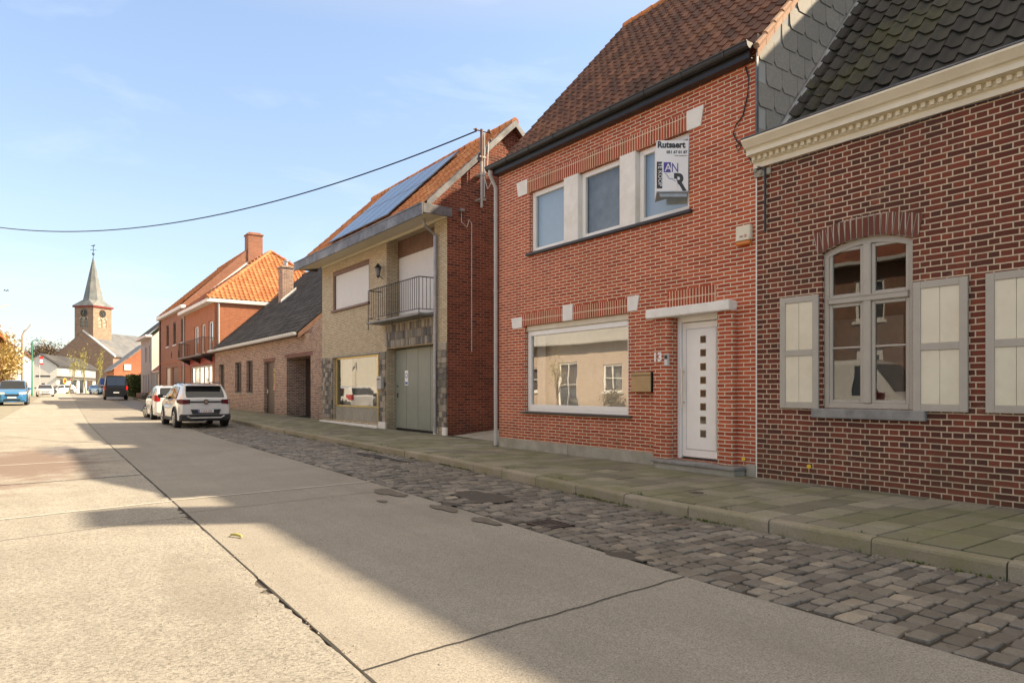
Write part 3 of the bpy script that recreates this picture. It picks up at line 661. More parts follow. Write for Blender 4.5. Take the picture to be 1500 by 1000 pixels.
def keystone(ya, yb, z0, z1, fl=.05, pr=.022):
    """white stone flaring outward to its top on the outer side"""
    g = MB(); g.prism([(XF-pr, ya-(fl if fl < 0 else 0)*0, z0), (XF-pr, yb, z0), (XF-pr, yb+(fl if fl > 0 else 0), z1), (XF-pr, ya+(fl if fl < 0 else 0), z1)], (pr+.03, 0, 0)); ob('keystone', g, M['whitestone'], h13)
keystone(yf(1031, XF)+.05, yf(1007, XF), uz1-.01, uz1+.30, -.06); keystone(w0b+.06, yf(758, XF)-.05, uz1-.01, uz1+.30, .06)
# shop-size ground floor window
fo = window(h13, XF+.08, l0a+.004, l0b-.004, lz0+.05, lz1-.12, .10, .07, M['white'], M['glass2'])
g = MB(); g.bbox(XF+.05, XF+.16, l0a+.004, l0b-.004, lz1-.118, lz1-.002, .01); ob('shutter_box', g, M['cream2'], fo); g = MB(); g.bbox(XF+.075, XF+.16, l0a+.004, l0b-.004, lz0, lz0+.048, .008); ob('bottom_rail', g, M['white'], fo)
g = MB(); g.bbox(XF-.08, XF+.09, l0a-.10, l0b+.08, lz0-.035, lz0+.0, .012); ob('sill', g, M['blks'], fo)
room(h13, XF+.17, XF+4, l0a-.5, l0b+.5, .3, lz1+.1)
g = MB(); n = 40
for i in range(n):
    a = l0b-.05-.28*i/n; b = l0b-.05-.28*(i+1)/n; g.quad((XF+.3+.02*math.sin(i*1.1), a, lz0), (XF+.3+.02*math.sin(i*1.1+1.1), b, lz0), (XF+.3+.02*math.sin(i*1.1+1.1), b, lz1), (XF+.3+.02*math.sin(i*1.1), a, lz1))
ob('curtain', g, M['curtain'], fo, smooth=True)
g = MB(); g.quad((XF+.45, l0a-.1, lz0-.1), (XF+.45, l0b+.1, lz0-.1), (XF+.45, l0b+.1, lz1), (XF+.45, l0a-.1, lz1)); ob('blind', g, M['room'], fo)  # pale sheet added behind the glass to lift the dark tones and look hazy
md = (yf(825.7, XF), yf(839.7, XF)); soldier(l0a-.0, min(md)-.0, lz1-.002, lz1+.255); soldier(max(md), l0b+.08, lz1-.002, lz1+.255)
keystone(min(md), max(md), lz1-.005, lz1+.30, 0, .03); keystone(yf(937, XF)+.05, yf(920.3, XF), lz1+.02, lz1+.28, -.05); keystone(l0b+.08, yf(750, XF)-.05, lz1-.03, lz1+.2, .05)
# door
dx_ = XF+.13
dr_ = MB(); pa, pb = dya+.0, dyb-.0; fw = .075
dr_.bbox(dx_-.03, dx_+.06, pa, pa+fw, dz0, dz1, .008); dr_.bbox(dx_-.03, dx_+.06, pb-fw, pb, dz0, dz1, .008); dr_.bbox(dx_-.03, dx_+.06, pa+fw, pb-fw, dz1-.12, dz1, .008)
df = ob('door_frame', dr_, M['white'], h13)
g = MB(); lz = dz1-.13; g.bbox(dx_, dx_+.06, pa+fw+.006, pb-fw-.006, dz0+.03, lz, .008)
la, lb, lc, ld = pa+fw+.09, pb-fw-.09, dz0+.15, lz-.1
g.bbox(dx_-.008, dx_+.002, la+.012, lb-.012, lc+.012, ld-.012, .004)
for (a, b, c, d) in ((la, lb, lc, lc+.012), (la, lb, ld-.012, ld), (la, la+.012, lc, ld), (lb-.012, lb, lc, ld)): pass
door = ob('door', g, M['white'], h13)
g = MB()
for (a, b, c, d) in ((la, lb, lc, lc+.010), (la, lb, ld-.010, ld), (la, la+.010, lc+.01, ld-.01), (lb-.010, lb, lc+.01, ld-.01)): g.box(dx_-.0015, dx_+.002, a, b, c, d)
ob('groove', g, M['pvcg'], door)
for py in (497, 516.6, 537, 556.7, 576, 595.6, 615, 634.8):
    z = zf(1030, py, dx_); yc = yf(1030, dx_-.01); g = MB(); g.bbox(dx_-.012, dx_-.004, yc-.062, yc+.062, z-.062, z+.062, .004); pf = ob('door_light', g, M['steel'], door)
    g = MB(); g.box(dx_-.0135, dx_-.0125, yc-.054, yc+.054, z-.054, z+.054); ob('pane', g, M['carglass'], pf)
g = MB(); hy = lb+.035; za, zb = zf(998, 596, dx_), zf(998, 537, dx_); g.tube([(dx_-.07, hy, za), (dx_-.07, hy, zb)], .014, 10); g.tube([(dx_-.07, hy, za+.08), (dx_, hy, za+.08)], .009, 8); g.tube([(dx_-.07, hy, zb-.08), (dx_, hy, zb-.08)], .009, 8); ob('handle', g, M['steel'], door)
g = MB(); g.box(dx_-.03, dx_+.2, dya, dyb, .2, dz0); g.quad((dx_+.07, dya, dz0), (dx_+.07, dyb, dz0), (dx_+.07, dyb, dz1), (dx_+.07, dya, dz1)); ob('threshold', g, M['bluestone'], h13)
# pilasters with rounded bricks either side of the door
def pil(ya, yb, z0, z1):
    g = MB(); r = .07; pr = .11; pts = [(XF+.02, ya)]+[(XF-pr+r-r*math.sin(a), ya+r-r*math.cos(a)) for a in [PI/2*k/5 for k in range(6)]]+[(XF-pr+r-r*math.cos(a), yb-r+r*math.sin(a)) for a in [PI/2*k/5 for k in range(6)]]+[(XF+.02, yb)]
    o = len(g.v); n = len(pts); g.v += [Vec((x, y, z)) for z in (z0, z1) for x, y in pts]; g.f += [(o+i, o+i+1, o+n+i+1, o+n+i) for i in range(n-1)]+[tuple(o+n+i for i in range(n))]
    uv = []; s = 0; prev = pts[0]; L = []
    for p in pts: s += math.dist(p, prev); prev = p; L.append(s+ya)
    uv = [(l, z) for z in (z0, z1) for l in L]
    ob('pilaster', g, M['b13'], h13, smooth=False, uvs=uv)
pil(dyb-.005, yf(958, XF-.05), .272, 2.60); pil(yf(1074, XF-.1), dya+.005, .272, 2.60)
cy0, cy1 = yf(1079, XF), yf(946, XF-.17)
g = MB(); g.bbox(XF-.19, XF+.03, cy0, cy1, zf(1070, 453.6, XF-.17), zf(1070, 440.5, XF-.17)+.02, .015); ob('canopy', g, M['whitestone'], h13)
soldier(yf(1049, XF), yf(978, XF), 2.76+.0, 3.02, .006)
sy0, sy1 = yf(1078, XF-.26), yf(953.5, XF-.28)
g = MB(); g.bbox(XF-.30, XF+.1, sy0, sy1, .225, .272, .008); st = ob('step', g, M['bluestone'], h13)
g = MB(); g.bbox(XF-.26, XF+.02, sy0+.03, sy1-.03, .10, .224, .006); ob('riser', g, M['cement'], st)
g = MB(); g.bbox(XF-.022, XF+.02, sy1+.001, YB, .08, .335, .006); g.bbox(XF-.022, XF+.02, YA+.004, sy0-.001, .08, .315, .006); ob('plinth', g, M['cement'], h13)
g = MB(); yv = yf(833, XF); g.box(XF-.0235, XF-.0215, yv-.004, yv+.004, .1, .333); ob('plinth_joint', g, M['joint'], h13)
LU, LV = Vec((0, -1, 0)), Vec((0, 0, 1))
text('house_number', '13', .20, M['signw'], h13, PX(956.5, 529, XF-.12), LU, LV, .012, bold=.006)
# movement joint right of the pilaster
g = MB(); yv = yf(1076, XF); g.box(XF-.003, XF+.01, yv-.008, yv+.008, .32, 2.7); g.box(XF-.006, XF+.01, YA-.012, YA+.008, .13, 4.5); ob('mortar_joint', g, M['whitestone'], h13)
g = MB(); c = PX(962, 640, XF)
# mailbox, intercom, alarm box, cable
t = thing('mailbox', 'brushed steel letter box with black sides on the red brick wall below number 13', 'letter box', PX(941, 560, XF))
ya, yb = yf(955, XF-.1), yf(926, XF-.1); z0, z1 = zf(940, 574, XF-.1), zf(940, 544.5, XF-.1)
g = MB(); g.bbox(XF-.12, XF-.002, ya, yb, z0, z1, .008); ob('box', g, M['blk'], t)
g = MB(); g.bbox(XF-.132, XF-.1205, ya+.002, yb-.002, z0+.002, z1-.065, .004); ob('door', g, M['bronze'], t)
g = MB(); g.bbox(XF-.137, XF-.1205, ya+.002, yb-.002, z1-.06, z1-.002, .006); ob('flap', g, M['bronze'], t)
t = thing('intercom', 'small white door phone panel beside the white front door', 'door phone', PX(983, 526, XF-.1)); c = PX(983, 526, XF-.11)
yi = dyb+.045; g = MB(); g.bbox(XF-.125, XF-.085, yi-.05, yi+.045, c.z-.11, c.z+.10, .008); ob('panel', g, M['pvcg'], t)
g = MB(); g.box(XF-.127, XF-.1255, yi-.035, yi+.03, c.z+.01, c.z+.07); ob('screen', g, M['blk'], t)
g = MB(); 
for k in range(3): g.bbox(XF-.130, XF-.1255, yi-.03, yi+.025, c.z-.09+k*.03, c.z-.07+k*.03, .002)
ob('button', g, M['white'], t)
t = thing('alarm_box', 'cream alarm siren box with orange base high on the red brick wall', 'alarm box', PX(1088, 345, XF)); ya, yb = yf(1100, XF-.05), yf(1077, XF-.08); z0, z1 = zf(1088, 352, XF-.08), zf(1088, 330, XF-.08)
g = MB(); g.prism([(XF-.09, ya+.01, z0), (XF-.09, yb-.01, z0), (XF-.06, yb-.02, z1), (XF-.06, ya+.02, z1)], (.088, 0, 0)); g.bbox(XF-.075, XF-.002, ya, yb, z0, z1, .01); ob('housing', g, M['cream2'], t)
g = MB(); g.bbox(XF-.085, XF-.004, ya+.005, yb-.005, z0-.065, z0-.002, .012); ob('strobe', g, mat('orange lens', (.6, .2, .04), .2, var=.05), t)
g = MB(); g.disc((XF-.0915, ya+.07, z0+.06), (1, 0, 0), .02, .004, 14); ob('emblem', g, M['signred'], t); g = MB(); g.disc((XF-.0945, ya+.07, z0+.06), (1, 0, 0), .011, .002, 12); ob('emblem', g, M['cream2'], t)
text('lettering', '360', .04, M['ink'], t, (XF-.0925, ya+.17, z0+.045), LU, LV, .002)
# estate agent sign
dS = (XF-.03)/dr(1008)[0]; A = PD(1008, 0, dS); T = PD(962, 0, dS); za, zb = H+(HZ-280)/1000*dS, H+(HZ-206)/1000*dS
sg = thing('agency_sign', 'folded white for sale board with purple and dark letters in front of the upper window', 'sign', (A.x, A.y, za))
su = Vec((A.x-T.x, A.y-T.y, 0)).normalized(); W = math.dist((A.x, A.y), (T.x, T.y)); sn = su.cross(Vec((0, 0, 1))); ht = zb-za
def SP(u, v, d=0): return Vec((T.x, T.y, za))+su*u*W+Vec((0, 0, v*ht))+sn*d
def srect(mb, u0, u1, v0, v1, d, th=.002): mb.prism([SP(u0, v0, d), SP(u1, v0, d), SP(u1, v1, d), SP(u0, v1, d)], -sn*th)
g = MB(); srect(g, 0, 1, 0, 1, 0, .006); ob('board', g, M['signw'], sg)
B2 = Vec((XF-.03, T.y+.42, 0)); g = MB(); g.prism([(T.x, T.y, za), (B2.x, B2.y, za), (B2.x, B2.y, zb), (T.x, T.y, zb)], (.006, .004, 0)); ob('board', g, M['signw'], sg)
g = MB(); q = [SP(0, -.01), SP(1, -.01), Vec((B2.x, B2.y, za-.01*ht))]; g.prism([q[0], q[1], q[2]], (0, 0, -.012)); 
g.prism([SP(.07, -.012, -.03), SP(.98, -.012, -.03), SP(.98, -.10, -.03), SP(.13, -.10, -.03)], -sn*.02); ob('bracket', g, M['zinc'], sg)
text('lettering', 'Rutsaert', .138, M['ink'], sg, SP(.02, .86, .003), su, LV, .002, sx=.93, bold=.006)
text('lettering', '051 67 01 87', .062, M['ink'], sg, SP(.97, .745, .003), su, LV, .002, align='RIGHT', bold=.002)
text('lettering', 'www.rutsaert.be', .03, M['ink'], sg, SP(.97, .69, .003), su, LV, .002, align='RIGHT')
g = MB(); srect(g, .0, .175, .05, .58, .003); ob('band', g, M['ink'], sg)
text('lettering', 'TE KOOP', .088, M['signw'], sg, SP(.05, .56, .006), Vec((0, 0, -1)), su, .002, sx=1.02)
g = MB(); srect(g, .22, .45, .37, .57, .003); ob('band', g, M['purple'], sg)
text('lettering', 'A', .17, M['signw'], sg, SP(.25, .395, .006), su, LV, .002); text('lettering', 'N', .21, M['purple'], sg, SP(.46, .375, .003), su, LV, .002, sx=.75)
g = MB(); cv = [SP(.26+.35*k/12, .34-.13*math.sin(PI*.5*k/12)+.02*math.sin(k), .006) for k in range(13)]; g.tube(cv, .0035, 4); ob('flourish', g, M['purple'], sg)
text('lettering', 'R', .38, M['ink'], sg, SP(.52, .02, .003), su, LV, .002, sx=.86, bold=.012)
g = MB(); g.prism([SP(.50, .0, .006), SP(.66, .0, .006), SP(.66, .16, .006), SP(.62, .24, .006), SP(.50, .24, .006)], -sn*.0015); 
ob('band', g, M['signw'], sg)
# ============================================================= old dark brick house on the right
XD = 8.64; DY0 = -9.0; DY1 = YA-.004; DT = 4.60
hd = thing('brick_house', 'old dark red brick house with cream cornice, grey shutters and black tiled roof', 'house', (XD, 1, .13))
wins = []
wA = (yf(1337, XD), yf(1204, XD)); wz0 = zf(1270, 599, XD); wz1 = zf(1337, 331, XD)-.02; pitch = 2.52
for k in range(3): wins.append((wA[0]-k*pitch, wA[1]-k*pitch))
rise = .13
g = MB(); wallgrid(g, (XD, 0, 0), (0, 1, 0), (0, 0, 1), (1, 0, 0), DY1, DT+.35, [(a, b, wz0, wz1, .13) for a, b in wins], .13, u0=DY0)
g.quad((XD, DY0, 0), (XD, DY0, DT+.3), (13.7, DY0, 10.5), (19.2, DY0, DT), (19.2, DY0, 0)); g.quad((XD, DY1, 0), (XD, DY1, DT+.3), (13.7, DY1, 10.4), (19.2, DY1, DT), (19.2, DY1, 0)); g.quad((19.2, DY0, 0), (19.2, DY1, 0), (19.2, DY1, DT), (19.2, DY0, DT))
# spandrels filling the segmental arches
for a, b in wins:
    n = 12; mid = (a+b)/2; hw = (b-a)/2
    for i in range(n):
        y0, y1 = a+(b-a)*i/n, a+(b-a)*(i+1)/n; f = lambda y: wz1-rise*((y-mid)/hw)**2
        g.quad((XD, y0, f(y0)), (XD, y1, f(y1)), (XD, y1, wz1), (XD, y0, wz1)); g.quad((XD, y0, f(y0)), (XD, y1, f(y1)), (XD+.13, y1, f(y1)), (XD+.13, y0, f(y0)))
ob('wall', g, M['bdark'], hd)
for a, b in wins:
    n = 17; mid = (a+b)/2; hw = (b-a)/2+.06; g = MB(); uvl = []
    for i in range(n):
        t0, t1 = -1+2*i/n, -1+2*(i+1)/n; t1 -= .022; h0 = .27
        p = [(mid+t0*hw, wz1-rise*t0*t0-.001), (mid+t1*hw, wz1-rise*t1*t1-.001), (mid+t1*hw*1.10, wz1+h0-rise*t1*t1), (mid+t0*hw*1.10, wz1+h0-rise*t0*t0)]
        g.prism([(XD-.012, y, z) for y, z in p], (.03, 0, 0))
    ob('arch_bricks', g, M['bdarks'], hd)
    g = MB(); g.prism([(XD-.003, mid+s*hw*(1 if q == 0 else 1.10), wz1+(0 if q == 0 else .27)-rise*s*s*(1)) for s, q in [(-1, 0), (-.5, 0), (0, 0), (.5, 0), (1, 0), (1, 1), (.5, 1), (0, 1), (-.5, 1), (-1, 1)]], (.01, 0, 0)); ob('arch_mortar', g, M['cement'], hd)
    X1 = XD+.05; fm = M['taupe']
    w = MB(); fwd = .065; top = lambda y, q=0: wz1-rise*((y-mid)/((b-a)/2))**2-q
    w.bbox(X1, X1+.07, a, a+fwd, wz0, top(a+fwd/2), .008); w.bbox(X1, X1+.07, b-fwd, b, wz0, top(a+fwd/2), .008); w.bbox(X1, X1+.07, a+fwd, b-fwd, wz0, wz0+.07, .008)
    for i in range(10):
        y0, y1 = a+(b-a)*i/10, a+(b-a)*(i+1)/10; w.prism([(X1+.002, y0, top(y0)), (X1+.002, y1, top(y1)), (X1+.002, y1, top(y1)-.08), (X1+.002, y0, top(y0)-.08)], (.066, 0, 0))
    tz = wz0+(wz1-wz0)*.645
    w.bbox(X1-.012, X1+.066, mid-.05, mid+.05, wz0+.07, wz1-.07, .01); w.bbox(X1-.02, X1+.06, a+fwd, b-fwd, tz-.04, tz+.04, .012); w.bbox(X1-.03, X1, a+fwd, b-fwd, tz+.03, tz+.048, .004)
    for (p, q) in ((a+fwd, mid-.05), (mid+.05, b-fwd)):
        for (c, d) in ((wz0+.07, tz-.04), (tz+.04, wz1-.09)):
            w.bbox(X1+.014, X1+.056, p, p+.045, c, d, .006); w.bbox(X1+.014, X1+.056, q-.045, q, c, d, .006); w.bbox(X1+.015, X1+.055, p+.045, q-.045, c, c+.045, .006); w.bbox(X1+.015, X1+.055, p+.045, q-.045, d-.045, d, .006)
        w.bbox(X1+.018, X1+.05, p+.045, q-.045, wz0+.78, wz0+.805, .004)
    wo = ob('window', w, fm, hd); pn = MB(); pn.quad((X1+.04, a+.05, wz0+.06), (X1+.04, b-.05, wz0+.06), (X1+.04, b-.05, wz1-.03), (X1+.04, a+.05, wz1-.03)); ob('pane', pn, M['glass4'], wo)
    g = MB(); g.bbox(XD-.07, XD+.06, a-.16, b+.12, wz0-.13, wz0-.002, .012); ob('sill', g, M['bluestone'], wo)
    g = MB(); g.bbox(XD+.9, XD+.94, mid-.05, b+.5, wz0-.5, wz0+1.25, .01); ob('inner_panel', g, M['curtain'], wo); g = MB(); g.bbox(XD+.7, XD+1.0, mid+.12, mid+.3, wz0-.05, wz0+.22, .06); ob('red_jug', g, M['signred'], wo)
    room(hd, XD+.135, XD+3.2, a-.7, b+.9, wz0-.6, wz1+.2)
    sz0, sz1 = wz0-.01, wz0+1.52
    for (p, q) in ((a-.60, a-.02), (b+.03, b+.60)):
        s = MB(); x0, x1 = XD-.045, XD-.008; fr = .085
        s.bbox(x0, x1, p, p+fr, sz0, sz1, .004); s.bbox(x0, x1, q-fr, q, sz0, sz1, .004)
        for c in (sz0, (sz0+sz1)/2-.05, sz1-fr): s.bbox(x0+.0005, x1, p+fr, q-fr, c, c+fr, .004)
        so = ob('shutter', s, fm, hd); pb_ = MB(); pm = (p+q)/2
        for (c, d) in ((sz0+fr, (sz0+sz1)/2-.05), ((sz0+sz1)/2-.05+fr, sz1-fr)):
            pb_.bbox(x0+.012, x1-.002, p+fr, pm-.002, c, d, .003); pb_.bbox(x0+.012, x1-.002, pm+.002, q-fr, c, d, .003)
        ob('shutter_boards', pb_, M['cream2'], so)
# cornice with dentils
cp = [(.0, 0), (-.05, 0), (-.05, .07), (-.09, .085), (-.09, .15), (-.22, .155), (-.22, .215), (-.235, .235), (-.27, .245), (-.29, .27), (-.33, .315), (-.345, .33), (-.345, .355), (.3, .36)]
o = 0; g = MB(); ye = DY1+.02
for yv in (DY0, ye): g.v += [Vec((XD+x, yv, DT+z)) for x, z in cp]
n = len(cp); g.f += [(i, i+1, n+i+1, n+i) for i in range(n-1)]+[tuple(range(n-1, -1, -1)), tuple(range(n, 2*n))]
ob('cornice', g, M['cream'], hd)
g = MB(); yv = ye-.03; g.bbox(XD-.135, XD-.088, yv-.052, yv, DT+.09, DT+.149, .004); dn = ob('dentil', g, M['cream'], hd)
for k in range(1, 80): q = dn.copy(); q.location = (0, -.095*k, 0); C.objects.link(q)
g = MB(); g.box(XD-.355, XD-.2, DY0, ye, DT+.362, DT+.378); ob('gutter_lining', g, M['zincd'], hd)
U = Vec((0, 1, 0)); V = Vec((13.7-8.92, 0, 10.62-4.93)); P0 = (8.92, -6.5, 4.95); nv = int(V.length/.33); Ly = DY1-.10+6.5; nu = int(Ly/.25)
rd = roof_tiles('roof', P0, U, V, nu, nv, Ly/nu, V.length/nv, .066, .026, M['rotdark'], hd, samp=12, jit=.006, PW=3.0, PAN=.010)
g = MB(); g.quad((8.85, DY0, 4.84), (8.85, DY1-.01, 4.84), (13.7, DY1-.01, 10.58), (13.7, DY0, 10.58)); g.quad((13.7, DY0, 10.59), (13.7, DY1-.01, 10.59), (19.2, DY1-.01, 4.7), (19.2, DY0, 4.7)); ob('roof_board', g, M['rotblk'], rd)
ridge('ridge_tiles', (13.7, DY0, 10.63), (13.7, DY1-.05, 10.63), .12, M['rotdark'], rd)
g = MB(); a = Vec((8.9, DY1-.075, 4.98)); b = Vec((13.7, DY1-.075, 10.68)); g.tube([a, b], .055, 8); g.prism([a+Vec((0, -.06, -.01)), b+Vec((0, -.06, -.01)), b+Vec((0, .07, .03)), a+Vec((0, .07, .03))], (0, 0, .02)); ob('flashing', g, M['zinc'], rd)
g = MB(); yv = DY1-.06
g.tube([(XD-.04, yf(1121, XD-.04), DT-.02), (XD-.04, yf(1121, XD-.04), zf(1121, 340, XD-.04))], .018, 6); ob('cable_duct', g, M['blk'], hd)
g = MB(); g.sphere((XD-.05, yf(1106, XD-.05), zf(1106, 252, XD)), .035, 8); g.sphere((XD-.05, yf(1114, XD-.05), zf(1114, 255, XD)), .03, 8); g.bbox(XD-.04, XD-.004, DY1-.25, DY1+.02, DT-.13, DT-.03, .01); ob('insulator', g, M['cement'], hd)
g = MB(); yv = -1.8
pts = [(XD-.03, y, DT-.02-.012*math.sin(y*5)) for y in sub(-1.5, DY1-.3, .15)]; g.tube(pts, .007, 5); ob('cable', g, M['blk'], hd)
cb = MB(); pts = [PX(px, py, XF-.02) for px, py in ((1092, 98), (1097, 115), (1095, 140), (1088, 170), (1078, 183), (1074, 196), (1080, 208), (1086, 214), (1081, 222), (1078, 214), (1086, 209), (1098, 232), (1106, 244), (1116, 246), (1121, 250))]; pts[-1].x = XD-.04; pts[-2].x = XD-.06
cb.tube(pts, .011, 6); tag(ob('wall_cable', cb, M['blk']), 'black loose cable hanging down the red brick wall from the gutter', 'cable')
for px, py in ((1089, 672), (1185, 683)):
    c = PX(px, py, XF-.012); g = MB(); g.disc(c, (1, 0, 0), .03, .012, 12); g.disc(c+Vec((-.006, 0, 0)), (1, 0, 0), .012, .012, 8); tag(ob('survey_marker', g, M['signyel']), 'small round yellow marker on the '+('red wall plinth beside the step' if px < 1100 else 'dark brick wall below the left shutter'), 'marker')

g = MB(); g.bbox(13.9, 14.5, .8, 1.8, 10.0, 12.25, .01); g.bbox(13.84, 14.56, .74, 1.86, 12.25, 12.33, .02); ob('chimney', g, M['bdark'], hd)
# rear building behind the red house, it shades the neighbour's gable
hr = thing('brick_house', 'tall rear brick building standing behind the narrow red house', 'house', (18, 11, 0)); g = MB(); bx0, bx1, by0, by1, bz = 16.75, 21.5, 8.5, 12.65, 13.2
for y in (by0, by1): g.quad((bx0, y, 0), (bx1, y, 0), (bx1, y, bz), ((bx0+bx1)/2, y, bz+1.2), (bx0, y, bz))
g.quad((bx0, by0, 0), (bx0, by1, 0), (bx0, by1, bz), (bx0, by0, bz)); g.quad((bx1, by0, 0), (bx1, by1, 0), (bx1, by1, bz), (bx1, by0, bz)); ob('wall', g, M['bgable'], hr)
g = MB(); m_ = (bx0+bx1)/2; g.prism([(bx0-.1, by0-.1, bz), (m_, by0-.1, bz+1.2), (bx1+.1, by0-.1, bz), (bx1+.1, by0-.1, bz+.15), (m_, by0-.1, bz+1.4), (bx0-.1, by0-.1, bz+.15)], (0, by1-by0+.2, 0)); ob('roof', g, M['rotred'], hr)
# ============================================================= yellow brick house with balcony
X2 = 9.55; A2 = yf(655, X2); B2Y = yf(472, X2); T2 = 6.3
h2 = thing('brick_house', 'yellow brick house with balcony, green garage door, solar panels and deep box gutter', 'house', (X2, 21, .13))
Y2 = lambda px: yf(px, X2)
ra, rb = Y2(636.5), Y2(566); wa, wb = Y2(541), Y2(488); sa, sb = Y2(556), Y2(488)
g = MB(); wallgrid(g, (X2, 0, 0), (0, 1, 0), (0, 0, 1), (1, 0, 0), B2Y, T2, [(ra, rb, .1, 2.74, .47), (ra, rb, 3.57, T2-.01, .47), (wa, wb, 4.40, 5.9, .14), (sa, sb, .3, 2.65, .2)], .2, u0=A2, v0=0)
ob('wall', g, M['byel'], h2)
RX2, RZ2 = 11.75, 9.30; E2 = 6.45; s2 = (RZ2-E2)/(RX2-8.8)
g = MB(); g.quad((X2+.004, A2+.004, 0), (14.8, A2+.004, 0), (14.8, A2+.004, 6.3), (RX2, A2+.004, RZ2-.08), (X2+.004, A2+.004, E2+.66)); g.quad((14.8, A2, 0), (14.8, B2Y, 0), (14.8, B2Y, 6.3), (14.8, A2, 6.3)); g.quad((X2, B2Y, 0), (14.8, B2Y, 0), (14.8, B2Y, 6.3), (RX2, B2Y, RZ2-.08), (X2, B2Y, E2+.6)); ob('gable_wall', g, M['bgable'], h2)
g = MB(); g.prism([(8.9, A2+.004, 6.42), (X2, A2+.004, 6.42), (X2, A2+.004, E2+.66)], (0, .1, 0)); ob('eaves_wall', g, M['bgable'], h2)
# roof
P0 = Vec((8.78, A2-.18, E2)); V = Vec((RX2-8.78, 0, RZ2-E2)); Ly = B2Y-A2+.25; nu, nv = int(Ly/.23), int(V.length/.3)
r2 = roof_tiles('roof', P0, (0, 1, 0), V, nu, nv, Ly/nu, V.length/nv, .035, .022, M['rotor'], h2)
g = MB(); g.quad(P0-Vec((0, 0, .03)), P0+Vec((0, Ly, -.03)), (RX2, B2Y+.05, RZ2-.03), (RX2, A2-.18, RZ2-.03)); g.quad((RX2, A2-.18, RZ2), (RX2, B2Y+.05, RZ2), (15.0, B2Y+.05, 6.2), (15.0, A2-.18, 6.2)); ob('roof_board', g, M['rotred'], r2)
ridge('ridge_tiles', (RX2, A2-.2, RZ2+.02), (RX2, B2Y+.07, RZ2+.02), .12, M['rotor'], r2)
g = MB(); 
def verge(mb, a, b, Y, w=.14, t=.05): 
    a, b = Vec(a), Vec(b); mb.prism([(a.x, Y, a.z+.05), (b.x, Y, b.z+.05), (b.x, Y, b.z-w), (a.x, Y, a.z-w)], (0, -t, 0))
verge(g, (8.8, 0, E2), (RX2+.0, 0, RZ2), A2-.18); verge(g, (RX2, 0, RZ2), (15.0, 0, 6.2), A2-.18)
g.prism([(8.8, A2-.235, E2+.052), (RX2, A2-.235, RZ2+.052), (RX2, A2-.235, RZ2+.07), (8.8, A2-.235, E2+.07)], (0, .17, 0)); ob('verge', g, M['zincd'], r2)
# box gutter and soffit
g = MB(); g.bbox(X2-.95, X2-.90, A2-.28, B2Y+.55, 6.10, 6.42, .01); g.bbox(X2-.90, X2+.0, A2-.28, A2-.23, 6.16, 6.42, .008); g.box(X2-.90, X2-.62, A2-.22, B2Y+.5, 6.30, 6.33); g.bbox(X2-.97, X2-.951, A2-.29, B2Y+.56, 6.39, 6.43, .004); g.box(X2-.90, X2-.0, B2Y+.5, B2Y+.55, 6.16, 6.42); ob('gutter', g, M['zincd'], h2)
g = MB(); 
for i in range(8):
    x0 = X2-.90+i*.112; g.prism([(x0+.004, A2-.22, 6.13+i*.020), (x0+.110, A2-.22, 6.148+i*.020), (x0+.110, A2-.22, 6.165+i*.02), (x0+.004, A2-.22, 6.150+i*.02)], (0, B2Y-A2+.7, 0))
g.box(X2-.03, X2-.001, A2, B2Y, 6.2, 6.3); ob('soffit', g, M['soffit'], h2)
g = MB(); yd = Y2(641); g.tube([(X2-.45, yd, 6.25), (X2-.42, yd, 6.05), (X2-.08, yd, 5.8), (X2-.08, yd, .17)], .05, 10)
for z in (4.6, 2.9, 1.2): g.tube([(X2-.08, yd, z), (X2-.08, yd, z+.04)], .06, 10)
ob('downpipe', g, M['zinc'], h2)
# upper window, shutter down
def shut(par, X, ya, yb, za, zb, m=None, name='roller_shutter', parent=None):
    g = MB(); z = za; 
    while z < zb-.02: g.box(X, X+.02, ya, yb, z+.004, min(z+.052, zb)); g.box(X+.006, X+.018, ya, yb, z-.002, z+.004); z += .055
    return ob(name, g, m or M['shut'], par)
f = MB(); f.bbox(X2+.02, X2+.14, wa+.003, wa+.09, 4.42, 5.89, .006); f.bbox(X2+.02, X2+.14, wb-.09, wb-.003, 4.42, 5.89, .006); f.bbox(X2+.02, X2+.14, wa+.09, wb-.09, 5.74, 5.89, .006); wf = ob('window', f, M['brownw'], h2)
shut(wf, X2+.08, wa+.09, wb-.09, 4.43, 5.74); g = MB(); g.bbox(X2-.08, X2+.14, wa-.06, wb+.06, 4.34, 4.42, .01); ob('sill', g, M['brownw'], wf)
# balcony door recess
xr = X2+.47; g = MB(); g.quad((xr+.0, ra, 3.5), (xr, rb, 3.5), (xr, rb, T2), (xr, ra, T2)); ob('recess_wall', g, M['byel'], h2)
f = MB(); 
for i in range(11): 
    a = ra+(rb-ra)*i/11; f.bbox(xr-.05, xr-.002, a+.006, ra+(rb-ra)*(i+1)/11, 5.72, T2-.02, .004)
bd = ob('header_board', f, M['brownw'], h2)
shut(h2, xr-.035, ra+.02, rb-.05, 3.72, 5.72)
g = MB(); g.bbox(X2-.0, xr, ra+.002, rb-.002, 3.571, 3.66, .006); g.bbox(X2-.55, X2-.0, ra-.05, rb+.35, 3.53, 3.60, .01); bal = ob('balcony', g, M['bluestone'], h2)
g = MB(); z0, z1 = 3.66, 4.62; xo = X2-.5; ya, yb = ra+.0, rb+.30
pts = [(X2-.02, ya, z1), (xo+.05, ya, z1), (xo, ya+.05, z1), (xo, yb-.05, z1), (xo+.05, yb, z1), (X2-.02, yb, z1)]; g.tube(pts, .016, 6); g.tube([(x, y, z0+.05) for x, y, z in pts], .012, 6)
n = 26
